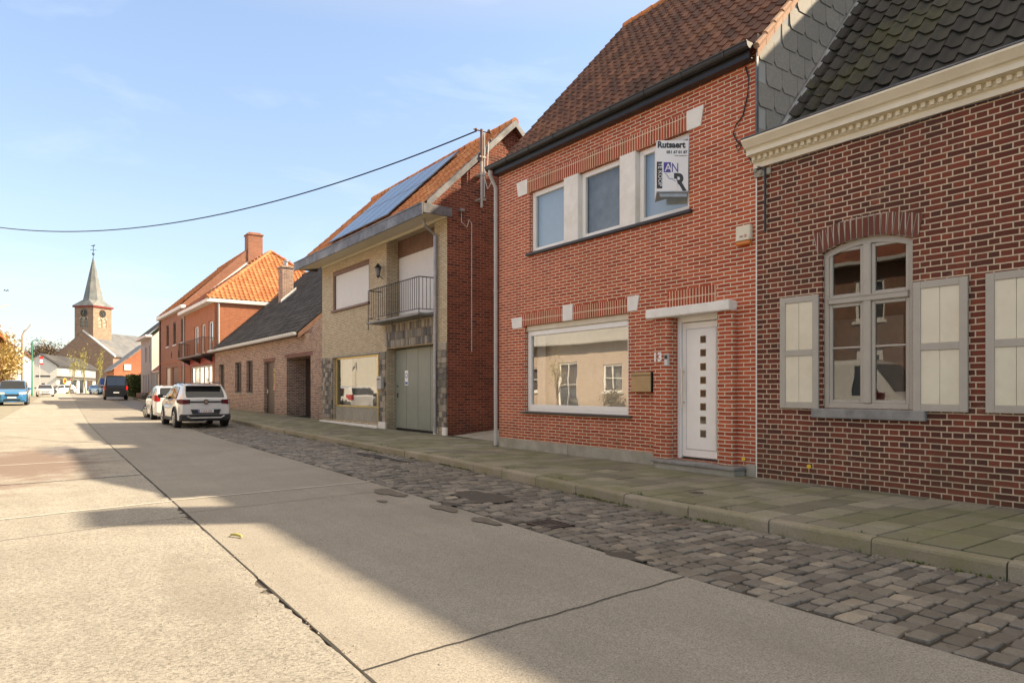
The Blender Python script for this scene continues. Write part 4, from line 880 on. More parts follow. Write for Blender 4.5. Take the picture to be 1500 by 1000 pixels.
for i in range(n+1): y = ya+(yb-ya)*i/n; big = i in (0, n//2, n); g.tube([(xo, y, 3.35 if big else z0+.05), (xo, y, z1)], .009 if not big else .013, 5)
for i in range(1, 4):
    x = xo+.12*i
    for y in (ya, yb): g.tube([(x, y, z0+.05), (x, y, z1)], .009, 5)
ob('railing', g, M['blk'], bal)
# stone facing panels: real stones of mixed size
def facing(par, x, y0, y1, z0, z1, seed, vert=True, th=.03, name='stone_facing'):
    g = MB(); vals = []; rr = random.Random(seed); z = z0
    while z < z1-.02:
        hgt = min(rr.uniform(.2, .36) if vert else rr.uniform(.12, .2), z1-z)
        if z1-z-hgt < .08: hgt = z1-z
        y = y0
        while y < y1-.01:
            w = min(rr.uniform(.07, .16) if vert else rr.uniform(.12, .28), y1-y)
            if y1-y-w < .05: w = y1-y
            d = rr.uniform(0, .012); n0 = len(g.f); g.bbox(x-th-d, x, y+.006, y+w-.006, z+.006, z+hgt-.006, .006); vals += [rr.random()]*(len(g.f)-n0); y += w
        z += hgt
    g2 = MB(); o = ob(name, g, M['flagst'], par); rnd_attr(o, vals); return o
facing(h2, X2, ra, rb+.02, 2.76, 3.49, 3); facing(h2, X2, A2+.002, ra-.01, .36, 2.74, 4, False); facing(h2, X2, rb+.02, sa-.0, .36, 2.66, 5, False); facing(h2, X2, sb+.005, B2Y-.01, .30, 2.66, 6, False)
g = MB()
for k, (y0, y1, z) in enumerate([(A2, A2+.22, .36), (ra-.2, ra-.0, .36), (rb+.02, sa-.0, .36)]): g.bbox(X2-.05, X2+.02, y0, y1, .1, z-.004, .008)
g.bbox(X2-.12, X2+.2, sa, B2Y, .10, .22, .01); ob('plinth', g, M['whitestone'], h2)
g = MB(); g.quad((xr, ra, .0), (xr, rb, 0), (xr, rb, 2.8), (xr, ra, 2.8)); ob('recess_wall', g, M['blk'], h2)
n = 4; gd = MB()
for i in range(n):
    a = ra+.03+(rb-ra-.06)*i/n; b = ra+.03+(rb-ra-.06)*(i+1)/n; gd.bbox(xr-.16, xr-.11, a+.008, b-.008, .17, 2.70, .006)
gdo = ob('garage_door', gd, M['ggreen'], h2); g = MB(); g.quad((xr-.10, ra, .1), (xr-.10, rb, .1), (xr-.10, rb, 2.74), (xr-.10, ra, 2.74)); ob('backing', g, M['blk'], gdo)
g = MB(); g.bbox(xr-.165, xr-.161, rb-.95, rb-.72, 1.55, 2.02, .002); sgn = ob('notice', g, M['signw'], gdo); g = MB(); g.disc((xr-.167, rb-.835, 1.86), (1, 0, 0), .085, .003, 18); ob('emblem', g, M['signblue'], sgn); g = MB(); g.disc((xr-.1695, rb-.835, 1.86), (1, 0, 0), .055, .002, 16); ob('emblem', g, M['signw'], sgn); g = MB(); g.box(xr-.168, xr-.1655, rb-.92, rb-.75, 1.58, 1.66); ob('emblem', g, M['signblue'], sgn)
g = MB(); g.bbox(xr-.19, xr-.16, rb-.24, rb-.20, 1.15, 1.30, .006); g.bbox(xr-.19, xr-.16, rb-.24, rb-.20, 1.5, 1.55, .006); ob('handle', g, M['blk'], gdo)
# shop window with narrow door
ds = Y2(549)
fo = window(h2, X2+.10, ds, sb-.004, .78, 2.62, .07, .06, M['gold'], M['glass4'], back=None, name='shop_window')
window(h2, X2+.10, sa+.004, ds-.0, .26, 2.62, .05, .06, M['gold'], M['glass2'], name='shop_door', hb=[.8])
g = MB(); g.bbox(X2+.10, X2+.16, ds, sb-.004, .24, .775, .01); ob('stall_riser', g, M['cement'], fo)
g = MB(); g.bbox(X2-.02, X2+.1, sa-.02, sb+.02, 2.61, 2.68, .01); ob('lintel', g, M['cement'], fo)
room(h2, X2+.2, X2+4, sa-.3, sb+.3, .25, 2.7)
g = MB(); n = 60
for i in range(n):
    a = sb-.15-.9*i/n; b = sb-.15-.9*(i+1)/n; k = lambda t: X2+.35+.03*math.sin(t*38); g.quad((k(a), a, .85), (k(b), b, .85), (k(b), b, 2.6), (k(a), a, 2.6))
n = 90; 
for i in range(n):
    a = sb-.3-(sb-ds-.4)*i/n; b = sb-.3-(sb-ds-.4)*(i+1)/n; k = lambda t: X2+.5+.02*math.sin(t*45); g.quad((k(a), a, .8), (k(b), b, .8), (k(b), b, 1.55+.04*math.sin(b*20)), (k(a), a, 1.55+.04*math.sin(a*20)))
ob('curtain', g, M['curtain'], fo, smooth=True)
t = thing('mailbox', 'plain grey letter box on the dark stone pier beside the shop window', 'letter box', (X2-.05, rb+.15, 1.5)); g = MB(); c = PX(558, 558, X2-.1); g.bbox(X2-.16, X2-.045, rb+.08, rb+.42, c.z-.26, c.z+.16, .01); ob('box', g, M['pvcg'], t); g = MB(); g.bbox(X2-.168, X2-.1605, rb+.11, rb+.39, c.z+.04, c.z+.08, .003); ob('slot', g, M['zincd'], t)
t = thing('wall_lamp', 'dark carriage lamp on the yellow brick wall left of the balcony', 'lamp', PX(553, 398, X2)); c = PX(555, 398, X2-.15)
g = MB(); g.tube([(X2-.01, c.y, c.z-.22), (X2-.15, c.y, c.z-.12), (X2-.18, c.y, c.z-.02)], .014, 6); g.tube([c+Vec((-.03, 0, .12)), c+Vec((-.03, 0, .2)), c+Vec((-.03, 0, .26))], [.13, .07, .02], 6); g.tube([c+Vec((-.03, 0, -.2)), c+Vec((-.03, 0, -.14))], [.03, .06], 6); ob('bracket', g, M['blk'], t)
g = MB(); g.tube([c+Vec((-.03, 0, -.14)), c+Vec((-.03, 0, .12))], [.06, .10], 6); ob('lantern', g, M['zincd'], t)
# solar panels
up = V.normalized(); nn = Vec((-up.z, 0, up.x)); y0 = 19.0
g = MB(); 
for r in range(2):
    for k in range(5):
        p = P0+up*(.22+r*1.78)+nn*.13; a = Vec((p.x, y0+k*1.0, p.z)); gp_ = MB(); u1, v1 = Vec((0, .97, 0)), up*1.75
        gp_.prism([a, a+u1, a+u1+v1, a+v1], nn*-.035); so = ob('solar_panel', gp_, M['zincd'], h2)
        q = MB(); e = .02; b = a+nn*.0015; q.quad(b+Vec((0, e, 0))+up*e, b+Vec((0, .97-e, 0))+up*e, b+Vec((0, .97-e, 0))+up*(1.75-e), b+Vec((0, e, 0))+up*(1.75-e)); ob('cells', q, M['solar'], so)
# service mast and overhead cable
ms = thing('service_mast', 'slim steel cable mast clamped to the brick gable with insulator at its top', 'mast', (10.5, A2-.25, 6.6)); Ym = A2-.25
mt, mb_ = PY(707, 190, Ym), PY(711, 305, Ym)
g = MB(); g.tube([(mt.x-.04, Ym, mb_.z), (mt.x-.04, Ym, mt.z)], .035, 8); g.tube([(mt.x+.05, Ym, mb_.z+.3), (mt.x+.05, Ym, mt.z-.1)], .025, 8); 
for z in (6.8, 7.5, 8.0): g.box(mt.x-.1, mt.x+.1, Ym-.03, A2, z, z+.04)
ob('pole', g, M['pvcg'], ms); g = MB(); g.tube([(mt.x-.04, Ym, 7.9), (mt.x-.04, Ym, mt.z+.0)], .04, 8); g.tube([(mt.x-.3, Ym, mt.z-.05), (mt.x+.3, Ym, mt.z-.05)], .02, 6); g.sphere((mt.x-.22, Ym, mt.z-.05), .05); g.sphere((mt.x+.22, Ym, mt.z), .06); g.sphere((mt.x+.25, Ym-.02, mt.z-.25), .05); ob('insulator', g, M['brownw'], ms)
g = MB(); g.tube([(mt.x+.2, Ym, mt.z-.3), (mt.x+.16, Ym, mt.z-1.0), (mt.x+.05, Ym, mt.z-1.3)], .015, 6); g.tube([(mt.x+.02, Ym-.03, mb_.z+.9), (mt.x+.15, Ym-.03, mb_.z+.55), (mt.x+.3, Ym-.03, mb_.z+.8)], .012, 6); ob('lead', g, M['whitestone'], ms)
cab = []
for i in range(41):
    s = i/40; cab.append((mt.x-.2+(-5.5-mt.x)*s, Ym+(45-Ym)*s, mt.z-.08-6.8*s+8.9*s*s))
g = MB(); g.tube(cab, .021, 5); tag(ob('overhead_cable', g, M['blk']), 'black overhead cable sagging across the street and the sky', 'cable')
t = thing('utility_pole', 'tall concrete pole on the far left pavement holding the overhead cable', 'pole', (-5.5, 45, .15)); g = MB(); g.tube([(-5.5, 45, .1), (-5.5, 45, 10.9)], [.16, .1], 10); ob('pole', g, M['conc'], t)
# telephone wire holder on the gable
t = thing('wire_bracket', 'small white cable bracket with loose wire on the brick gable near the box gutter', 'bracket', PY(676, 308, A2-.05)); c = PY(676, 308, A2-.06); g = MB(); g.box(c.x-.07, c.x+.07, A2-.12, A2, c.z-.03, c.z+.04); ob('plate', g, M['zinc'], t)
g = MB(); q = [PY(x, y, A2-.02) for x, y in ((676, 308), (676, 325), (684, 333), (687, 322), (691, 327), (691, 515))]; g.tube(q, .009, 5); ob('wire', g, M['whitestone'], t)
# ============================================================= long low brown brick house
X3 = 9.9; A3 = yf(473, X3); B3 = 47.2
h3 = thing('brick_house', 'long low brown brick house with steep slate grey roof and chimney', 'house', (X3, 37, .2))
Y3 = lambda px: yf(px, X3); Z3 = lambda px, py: zf(px, py, X3)
hw = [(Y3(328.5), Y3(321), 1.25, 3.0, .2), (Y3(353.4), Y3(344.4), 1.25, 3.0, .2), (Y3(370), Y3(361), 1.25, 3.0, .2), (Y3(402), Y3(387), .2, 2.82, .25), (Y3(455), Y3(420), .15, 2.88, 1.0)]
g = MB(); wallgrid(g, (X3, 0, 0), (0, 1, 0), (0, 0, 1), (1, 0, 0), B3, 3.86, hw, .2, u0=A3, v0=0); yr = Y3(445); g.prism([(X3, A3, 3.861), (X3, Y3(457), 3.861), (X3, Y3(457), 4.12), (X3, A3, 4.42)], (.45, 0, 0)); g.quad((X3, yr, 3), (X3, yr, 3.86), (15.7, yr, 9.25), (21, yr, 4), (21, yr, 3))
g.quad((X3, B3, 0), (X3, B3, 3.86), (15.7, B3, 9.2), (21, B3, 4), (21, B3, 0)); ob('wall', g, M['bbrown'], h3)
for (a, b, c, d, q) in hw[:3]:
    window(h3, X3+.12, a, b, c, d, .09, .06, M['dkbrown'], M['glassd'], back=M['netgrey'], vb=[(a+b)/2]); sill(h3, X3, a-.05, b+.05, c, .08, .05, M['cement'])
g = MB(); a, b = hw[3][:2]; g.bbox(X3+.15, X3+.2, a, b, .2, 2.82, .01); dd = ob('door', g, M['dkbrown'], h3); g = MB(); g.bbox(X3+.135, X3+.15, a+.25, a+.6, 1.4, 2.5, .004); ob('pane', g, M['glassd'], dd); g = MB(); g.bbox(X3+.10, X3+.15, b-.2, b-.15, 1.2, 1.45, .01); ob('handle', g, M['steel'], dd)
g = MB(); a, b = hw[4][:2]; g.bbox(X3+.9, X3+.98, a, b, .15, 2.88, .01); ob('door', g, M['dkbrown'], h3)
g = MB(); g.prism([(X3-.012, a-.3, 2.885), (X3-.012, b+.3, 2.885), (X3-.012, b+.3, 3.06), (X3-.012, a-.3, 3.06)], (.03, 0, 0)); a, b = hw[3][:2]; g.box(X3-.012, X3+.02, a-.15, b+.15, 2.825, 3.0); ob('lintel_bricks', g, M['bdarks'], h3)
g = MB(); y5 = Y3(445); verge(g, (X3-.28, 0, 3.84), (15.7, 0, 9.33), y5-.03, .22, .04); g.prism([(X3+.03, Y3(457), 3.87), (X3+.03, y5, 3.87), (X3+.03, y5, 3.9), (X3+.03, Y3(457), 4.12)], (.06, 0, 0)); ob('fascia', g, M['brownw'], h3)
P0 = Vec((X3-.3, yr-.05, 3.87)); V = Vec((15.7-X3+.3, 0, 9.36-3.87)); Ly = B3-yr+.15; nu, nv = int(Ly/.30), int(V.length/.33)
r3 = roof_tiles('roof', P0, (0, 1, 0), V, nu, nv, Ly/nu, V.length/nv, .028, .025, M['rotblk'], h3, samp=4)
g = MB(); g.quad(P0-Vec((0, 0, .03)), P0+Vec((0, Ly, -.03)), (15.7, B3+.1, 9.33), (15.7, yr-.05, 9.33)); g.quad((15.7, A3, 9.35), (15.7, B3+.1, 9.35), (21.2, B3+.1, 4.3), (21.2, A3, 4.3)); ob('roof_board', g, M['rotblk'], r3)
ridge('ridge_tiles', (15.7, A3, 9.38), (15.7, B3+.1, 9.38), .12, M['rotblk'], r3, .4)
g = MB(); gx3 = X3-.38; g.bbox(gx3-.07, gx3+.07, y5, B3+.12, 3.78, 3.90, .02); 
for i in range(48): y = y5+.2+i*(B3-y5)/48; g.box(gx3-.09, gx3+.08, y, y+.14, 3.901, 3.935)
ob('gutter', g, M['pvcg'], h3); g = MB(); g.box(X3-.3, X3, y5, B3+.1, 3.80, 3.84); ob('soffit', g, M['brownw'], h3)
g = MB(); g.bbox(12.9, 13.6, 42.8, 43.6, 6.3, 9.0, .01); g.bbox(12.84, 13.66, 42.74, 43.66, 9.0, 9.13, .02); ch = ob('chimney', g, M['bbrown'], h3); g = MB(); g.tube([(13.25, 43.2, 9.13), (13.25, 43.2, 9.45)], .12, 10); g.tube([(13.25, 43.2, 9.45), (13.25, 43.2, 9.51)], .18, 10); ob('flue', g, M['zinc'], ch)
g = MB(); g.prism([(12.8, 42.76, 6.78), (13.75, 42.76, 7.62), (13.75, 42.76, 7.84), (12.8, 42.76, 6.98)], (0, -.04, 0)); ob('flashing', g, M['whitestone'], ch)
# ============================================================= orange hipped house
X4 = 9.9; A4, B4 = 47.3, 57.6; T4 = 7.1
h4 = thing('brick_house', 'orange brick house with hipped orange tile roof, dark balcony and grey shop front', 'house', (X4, 52, .3))
Y4 = lambda px: yf(px, X4)
hw = [(Y4(290.4), Y4(284.4), 3.95, 5.95), (Y4(300.6), Y4(295), 3.95, 5.95), (Y4(312), Y4(305.4), 3.95, 5.95), (Y4(311), Y4(279), .35, 3.1, .15)]
g = MB(); wallgrid(g, (X4, 0, 0), (0, 1, 0), (0, 0, 1), (1, 0, 0), B4, T4, hw, .15, u0=A4, v0=0); g.quad((X4, A4, 0), (19.8, A4, 0), (19.8, A4, T4), (X4, A4, T4)); g.quad((19.8, A4, 0), (19.8, B4, 0), (19.8, B4, T4), (19.8, A4, T4)); ob('wall', g, M['bred4'], h4)
for (a, b, c, d) in hw[:3]: window(h4, X4+.08, a, b, c, d, .08, .06, M['white'], M['glassd'], back=M['curtain'])
a, b = hw[3][:2]; window(h4, X4+.06, a, b, .35, 3.1, .12, .06, M['pvcg'], M['glassd'], back=M['bluegrey'], vb=[a+(b-a)*k/5 for k in range(1, 5)], bw=.1, name='shop_window')
g = MB(); g.box(X4-.03, X4, A4, B4, 3.15, 3.6); ob('string_course', g, M['redp'], h4)
g = MB(); g.bbox(X4-.5, X4+.01, A4-.18, B4, T4-.02, T4+.22, .02); g.bbox(X4+.01, 20, A4-.18, A4+.0, T4-.02, T4+.22, .02); ob('cornice', g, M['whitestone'], h4)
g = MB(); g.tube([(X4+.25, A4-.07, T4), (X4+.25, A4-.07, .2)], .06, 8); ob('downpipe', g, M['pvcg'], h4); g = MB(); g.tube([(X4-.07, B4-.1, T4), (X4-.07, B4-.1, .3)], .06, 8); ob('downpipe', g, M['pvcg'], h4)
ba, bb = Y4(314), Y4(277); g = MB(); g.bbox(X4-.8, X4, ba, bb, 3.62, 3.75, .02); bal = ob('balcony', g, M['dkbrown'], h4)
g = MB()
for y in (ba+.03, bb-.03): g.tube([(X4, y, 4.8), (X4-.77, y, 4.8)], .02, 6)
g.tube([(X4-.77, ba, 4.8), (X4-.77, bb, 4.8)], .025, 6); n = 30
for i in range(n+1): y = ba+.03+(bb-ba-.06)*i/n; g.tube([(X4-.77, y, 3.75), (X4-.77, y, 4.8)], .010, 4)
for i in range(7):
    for y in (ba+.03, bb-.03): g.tube([(X4-.11*i, y, 3.75), (X4-.11*i, y, 4.8)], .012, 4)
for y in (ba+.5, (ba+bb)/2, bb-.5): g.prism([(X4-.7, y, 3.6), (X4, y, 3.6), (X4, y, 3.2)], (0, .06, 0))
ob('railing', g, M['blk'], bal)
AX, AZ = 14.9, 11.75; ez = T4+.23; ay = A4+5.0
U = Vec((1, 0, 0)); V = Vec((0, ay-A4+.16, AZ-ez)); Lh = 20-(X4-.45); W_ = V.length
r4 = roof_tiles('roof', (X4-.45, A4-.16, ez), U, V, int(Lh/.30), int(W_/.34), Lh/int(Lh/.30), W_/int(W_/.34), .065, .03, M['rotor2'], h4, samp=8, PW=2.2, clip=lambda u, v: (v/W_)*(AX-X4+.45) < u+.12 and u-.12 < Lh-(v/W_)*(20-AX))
V = Vec((AX-X4+.45, 0, AZ-ez)); L4 = B4-A4+.3; W4 = V.length
r4b = roof_tiles('roof', (X4-.45, A4-.16, ez), (0, 1, 0), V, int(L4/.30), int(W4/.34), L4/int(L4/.3), W4/int(W4/.34), .04, .03, M['rotred'], h4, samp=4, clip=lambda u, v: u > (v/W4)*(ay-A4+.3)-.1)  # street slope in darker tiles than the lit hip, shade put into the colour
g = MB(); q = [Vec((X4-.45, A4-.16, ez-.04)), Vec((20, A4-.16, ez-.04)), Vec((20, B4, ez-.04)), Vec((X4-.45, B4, ez-.04))]; ap, bp = Vec((AX, ay, AZ-.04)), Vec((AX, B4, AZ-.04)); g.quad(q[0], q[1], ap); g.quad(q[0], ap, bp, q[3]); g.quad(q[1], q[2], bp, ap); ob('roof_board', g, M['rotred'], r4)
ridge('ridge_tiles', (X4-.45, A4-.16, ez+.03), (AX, ay, AZ+.03), .13, M['rotor2'], r4, .4); ridge('ridge_tiles', (20, A4-.16, ez+.03), (AX, ay, AZ+.03), .13, M['rotor2'], r4, .4); ridge('ridge_tiles', (AX, ay, AZ+.02), (AX, B4, AZ+.02), .13, M['rotred'], r4, .4)
# ============================================================= tall red house with big chimney
X5 = 9.95; A5, B5 = 57.6, yf(235, X5); T5 = 7.7
h5 = thing('brick_house', 'tall brown red brick house with white cornice, big gable chimney and cream shutters', 'house', (X5, 64, .4))
Y5 = lambda px: yf(px, X5)
hu = [(Y5(b), Y5(a), 5.15, 7.0) for a, b in ((243.6, 247.5), (253.5, 258), (265, 269.4))]; hv = [(Y5(262.3), Y5(260.8), 4.1, 4.6), (Y5(252), Y5(250.6), 4.1, 4.6)]; hg = [(Y5(b), Y5(a), .4, 3.3) for a, b in ((243.6, 249.6), (252.5, 261), (266, 273.6))]
g = MB(); wallgrid(g, (X5, 0, 0), (0, 1, 0), (0, 0, 1), (1, 0, 0), B5, T5, hu+hv+hg, .15, u0=A5+.001, v0=0)
RX5, RZ5 = 14.9, 12.95; g.quad((X5, A5+.003, 0), (19, A5+.003, 0), (19, A5+.003, 8), (RX5, A5+.003, RZ5+.15), (X5, A5+.003, 8.1)); g.quad((X5, B5, 0), (19, B5, 0), (19, B5, 8), (RX5, B5, RZ5-.1), (X5, B5, 7.9)); ob('wall', g, M['bred5'], h5)
for a, b, c, d in hu: window(h5, X5+.08, a, b, c, d, .1, .06, M['dkbrown'], M['glassd'], back=M['curtain']); sill(h5, X5, a-.08, b+.08, c, .1, .06, M['whitestone'])
for k, (a, b, c, d) in enumerate(hg):
    g = MB(); nb = 4
    for i in range(nb): g.bbox(X5+.08, X5+.13, a+(b-a)*i/nb+.01, a+(b-a)*(i+1)/nb-.01, c, d, .01)
    ob('door' if k == 1 else 'shutter', g, M['brownw'] if k == 1 else M['cream2'], h5)
for a, b, c, d in hv: g = MB(); g.box(X5+.1, X5+.12, a, b, c, d); ob('vent', g, M['blk'], h5)
g = MB(); g.bbox(X5-.35, X5+.02, A5-.05, B5+.1, T5, T5+.28, .03); ob('cornice', g, M['whitestone'], h5); g = MB(); g.box(X5-.02, X5+.01, A5, B5, 3.7, 3.85); ob('string_course', g, M['bred4'], h5)
P0 = Vec((X5-.3, A5+.35, T5+.3)); V = Vec((RX5-P0.x, 0, RZ5-P0.z)); Ly = B5-A5-.3
r5 = roof_tiles('roof', P0, (0, 1, 0), V, int(Ly/.3), int(V.length/.34), Ly/int(Ly/.3), V.length/int(V.length/.34), .04, .03, M['rotor'], h5, samp=4)
g = MB(); g.quad(P0-Vec((0, .3, .04)), P0+Vec((0, Ly, -.04)), (RX5, B5, RZ5-.04), (RX5, A5+.05, RZ5-.04)); g.quad((RX5, A5, RZ5), (RX5, B5, RZ5), (19.2, B5, 7.8), (19.2, A5, 7.8)); ob('roof_board', g, M['rotred'], r5)
g = MB(); verge(g, (X5-.2, 0, 8.0), (RX5, 0, RZ5+.1), A5+.3, .35, .3); verge(g, (RX5, 0, RZ5+.1), (19.2, 0, 7.9), A5+.3, .35, .3); ob('parapet', g, M['bred5'], h5)
g = MB(); verge(g, (X4, 0, 7.55), (AX, 0, AZ+.3), A5-.01, .3, .03); ob('flashing', g, M['whitestone'], h5)
ridge('ridge_tiles', (RX5, A5+.3, RZ5), (RX5, B5, RZ5), .13, M['rotor'], r5, .4)
g = MB(); g.bbox(14.6, 15.75, 57.5, 58.6, 10.5, 14.0, .01); g.bbox(14.53, 15.82, 57.43, 58.67, 14.0, 14.12, .02); g.bbox(14.7, 15.65, 57.6, 58.5, 14.12, 14.25, .02); ob('chimney', g, M['bred5'], h5)
g = MB(); g.tube([(X5-.07, B5-.15, T5), (X5-.07, B5-.15, .4)], .07, 8); ob('downpipe', g, M['brownw'], h5)
# low garage between
hgx = thing('garage', 'small dark garage with cream door beside the grey house', 'garage', (10.3, 75, .4)); g = MB(); ga, gb = B5+.05, 78.3; wallgrid(g, (10.35, 0, 0), (0, 1, 0), (0, 0, 1), (1, 0, 0), gb, 3.2, [(ga+1.0, ga+5.2, .3, 3.0, .2)], .2, u0=ga, v0=0); g.quad((10.35, ga, 0), (16, ga, 0), (16, ga, 5), (10.35, ga, 3.2)); ob('wall', g, M['greyr'], hgx); g = MB(); g.quad((10.2, ga, 3.2), (10.2, gb, 3.2), (14, gb, 6.6), (14, ga, 6.6)); ob('roof', g, M['rotred'], hgx)
g = MB()
for i in range(8): g.bbox(10.45, 10.5, ga+1.0, ga+5.2, .3+i*.337, .3+(i+1)*.337-.01, .01)
ob('garage_door', g, M['cream2'], hgx)
# ============================================================= grey rendered house
X6 = 10.4; A6, B6 = 78.5, 86.5; h6 = thing('rendered_house', 'grey rendered house with white eaves and sunlit pale gable near the hedge', 'house', (X6, 82, .5)); Y6 = lambda px: yf(px, X6)
hw = [(Y6(215.3), Y6(212.6), 4.3, 6.0), (Y6(220.5), Y6(218.5), 4.3, 6.0)]+[(Y6(p+1.6), Y6(p), .9, 3.0) for p in (210, 213.2, 217)]
g = MB(); wallgrid(g, (X6, 0, 0), (0, 1, 0), (0, 0, 1), (1, 0, 0), B6, 6.8, hw, .15, u0=A6, v0=0); ob('wall', g, M['greyr'], h6); g = MB(); g.quad((X6, A6, 0), (18.8, A6, 0), (18.8, A6, 6.8), (14.6, A6, 11), (X6, A6, 6.8)); ob('gable_wall', g, M['render'], h6); g = MB(); g.quad((X6, B6, 0), (18.8, B6, 0), (18.8, B6, 6.8), (14.6, B6, 11), (X6, B6, 6.8)); ob('gable_wall', g, M['render'], h6)  # gables in paler render than the grey front, sunlight put into the colour
for a, b, c, d in hw: window(h6, X6+.08, a, b, c, d, .08, .06, M['pvcg'], M['glassd'], back=M['netgrey'])
g = MB(); g.bbox(X6-.6, X6+.02, A6-.2, B6+.2, 6.8, 7.05, .02); ob('eaves', g, M['whitestone'], h6); g = MB(); g.prism([(X6-.5, A6-.15, 7.05), (14.6, A6-.15, 11.3), (19.2, A6-.15, 6.8), (19.2, A6-.15, 6.6), (14.6, A6-.15, 11.1), (X6-.5, A6-.15, 6.9)], (0, B6-A6+.3, 0)); ob('roof', g, M['rotblk'], h6)
g = MB(); g.tube([(X6-.07, A6+.1, 6.8), (X6-.07, A6+.1, .5)], .06, 6); ob('downpipe', g, M['pvcg'], h6)
# ============================================================= sunlit gable building before the church
ho = thing('brick_house', 'sunlit orange brick gable house with white shuttered window in front of the church', 'house', (12, 114, .7)); Yo = 114.0
x0, x1 = PY(167, 540, Yo).x, PY(211, 540, Yo).x; z0, z1 = PY(167, 540, Yo).z, PY(211, 508, Yo).z; x2 = x1+3.4
g = MB(); g.quad((x0, Yo, 0), (x2+4, Yo, 0), (x2+4, Yo, z0+1), (x1+.6, Yo, z1+.5), (x0, Yo, z0)); g.quad((x0, Yo, 0), (x0, Yo+12, 0), (x0, Yo+12, z0), (x0, Yo, z0)); ob('wall', g, M['bred4'], ho)
g = MB(); g.prism([(x0-.4, Yo-.15, z0-.3), (x1+.6, Yo-.15, z1+.6), (x1+.6, Yo-.15, z1+.8), (x0-.4, Yo-.15, z0-.1)], (0, 12, 0)); g.prism([(x1+.6, Yo-.15, z1+.6), (x2+4, Yo-.15, z0+1), (x2+4, Yo-.15, z0+1.2), (x1+.6, Yo-.15, z1+.8)], (0, 12, 0)); ob('roof', g, M['chroof'], ho)
wa, wb = PY(182, 542, Yo-.1), PY(192, 533.5, Yo-.1); g = MB(); g.bbox(wa.x, wb.x, Yo-.1, Yo, wa.z, wb.z, .02); ob('window', g, M['shut'], ho); wl = PY(170, 553, Yo-2); g = MB(); g.bbox(x0-.5, x1+2, Yo-2.2, Yo-.02, .6, wl.z, .02); ob('annex', g, M['render'], ho)
# ============================================================= church
def cw(x, z): return (x*CS+z*SN, -x*SN+z*CS)
bx_, by_ = cw(-101.2, 165); ang = math.atan2(.658, .753)
ch = thing('church', 'brown brick village church with square clock tower and slender slate spire', 'church', (bx_, by_, 0), ang); S = 5.5
def L(name, mb, m, par=None, **k): return ob(name, mb, m, par, local=True, **k)
ZB = 21.5
g = MB(); ap = 15.6
# tower faces with belfry openings
bel = [(1.55, 2.6, 16.6, 19.0, .4), (2.9, 3.95, 16.6, 19.0, .4)]
wallgrid(g, (0, 0, 0), (1, 0, 0), (0, 0, 1), (0, 1, 0), S, ZB, bel, .4); wallgrid(g, (0, 0, 0), (0, 1, 0), (0, 0, 1), (1, 0, 0), S, ZB, bel, .4)
g.quad((S, 0, 0), (S, S, 0), (S, S, ZB), (S, 0, ZB)); g.quad((0, S, 0), (S, S, 0), (S, S, ZB), (0, S, ZB))
tw_ = L('tower', g, M['bchurch'], ch)
for face in (0, 1):
    F = (lambda a, d, z: (a, d, z)) if face == 0 else (lambda a, d, z: (d, a, z))
    g = MB()
    for a, b, c, d, _ in bel:
        g.quad(F(a, .35, c), F(b, .35, c), F(b, .35, d), F(a, .35, d))
    L('belfry_opening', g, M['blk'], tw_)
    g = MB()
    for a, b, c, d, _ in bel:
        for i in range(7): z = c+.1+i*.33; g.quad(F(a, .05, z), F(b, .05, z), F(b, .3, z+.2), F(a, .3, z+.2))
        # arched heads
        m_ = (a+b)/2; hw_ = (b-a)/2
        for i in range(8):
            t0, t1 = -1+2*i/8, -1+2*(i+1)/8; y0, y1 = d-hw_*(1-math.sqrt(max(0, 1-t0*t0))), d-hw_*(1-math.sqrt(max(0, 1-t1*t1)))
            g.quad(F(m_+t0*hw_, -.005, y0), F(m_+t1*hw_, -.005, y1), F(m_+t1*hw_, -.005, d+.02), F(m_+t0*hw_, -.005, d+.02))
    L('louvres', g, M['cream2'], tw_)
    g = MB(); c = Vec(F(2.75, -.06, 20.1)); ax = Vec(F(0, 1, 0)); g.disc(c, ax, .95, .1, 24); cl = L('clock', g, M['blk'], tw_)
    g = MB()
    for k in range(12):
        a = 2*PI*k/12; p, q = c+Vec(F(.72*math.cos(a), -.07, .72*math.sin(a))), c+Vec(F(.88*math.cos(a), -.07, .88*math.sin(a))); g.tube([p, q], .04, 4)
    g.tube([c+Vec(F(0, -.08, 0)), c+Vec(F(.3, -.08, -.35))], .05, 4); g.tube([c+Vec(F(0, -.08, 0)), c+Vec(F(-.15, -.08, .65))], .04, 4); L('clock_hands', g, M['gold'], cl)
g = MB(); g.bbox(-.35, S+.35, -.35, S+.35, ZB, ZB+.35, .05); L('cornice', g, M['redp'], tw_)
g = MB(); zb = ZB+.35; r8 = [Vec((S/2+2.15/math.cos(PI/8)*math.cos(PI/8+PI/4*k), S/2+2.15/math.cos(PI/8)*math.sin(PI/8+PI/4*k), 23.4)) for k in range(8)]; e = .45
cs = [Vec((S+e, S+e, zb)), Vec((-e, S+e, zb)), Vec((-e, -e, zb)), Vec((S+e, -e, zb))]
for k in range(4):
    a, b = r8[(2*k) % 8], r8[(2*k+1) % 8]; g.quad(cs[k], b, a); g.quad(cs[k], cs[(k+1) % 4], r8[(2*k+2) % 8], b)
tip = Vec((S/2, S/2, 34.6)); m8 = [v+(tip-v)*.12+(v-tip).cross(Vec((0, 0, 1)))*0 for v in r8]
for k in range(8): g.quad(r8[k], r8[(k+1) % 8], tip)
sp = L('spire', g, M['spire'], ch)
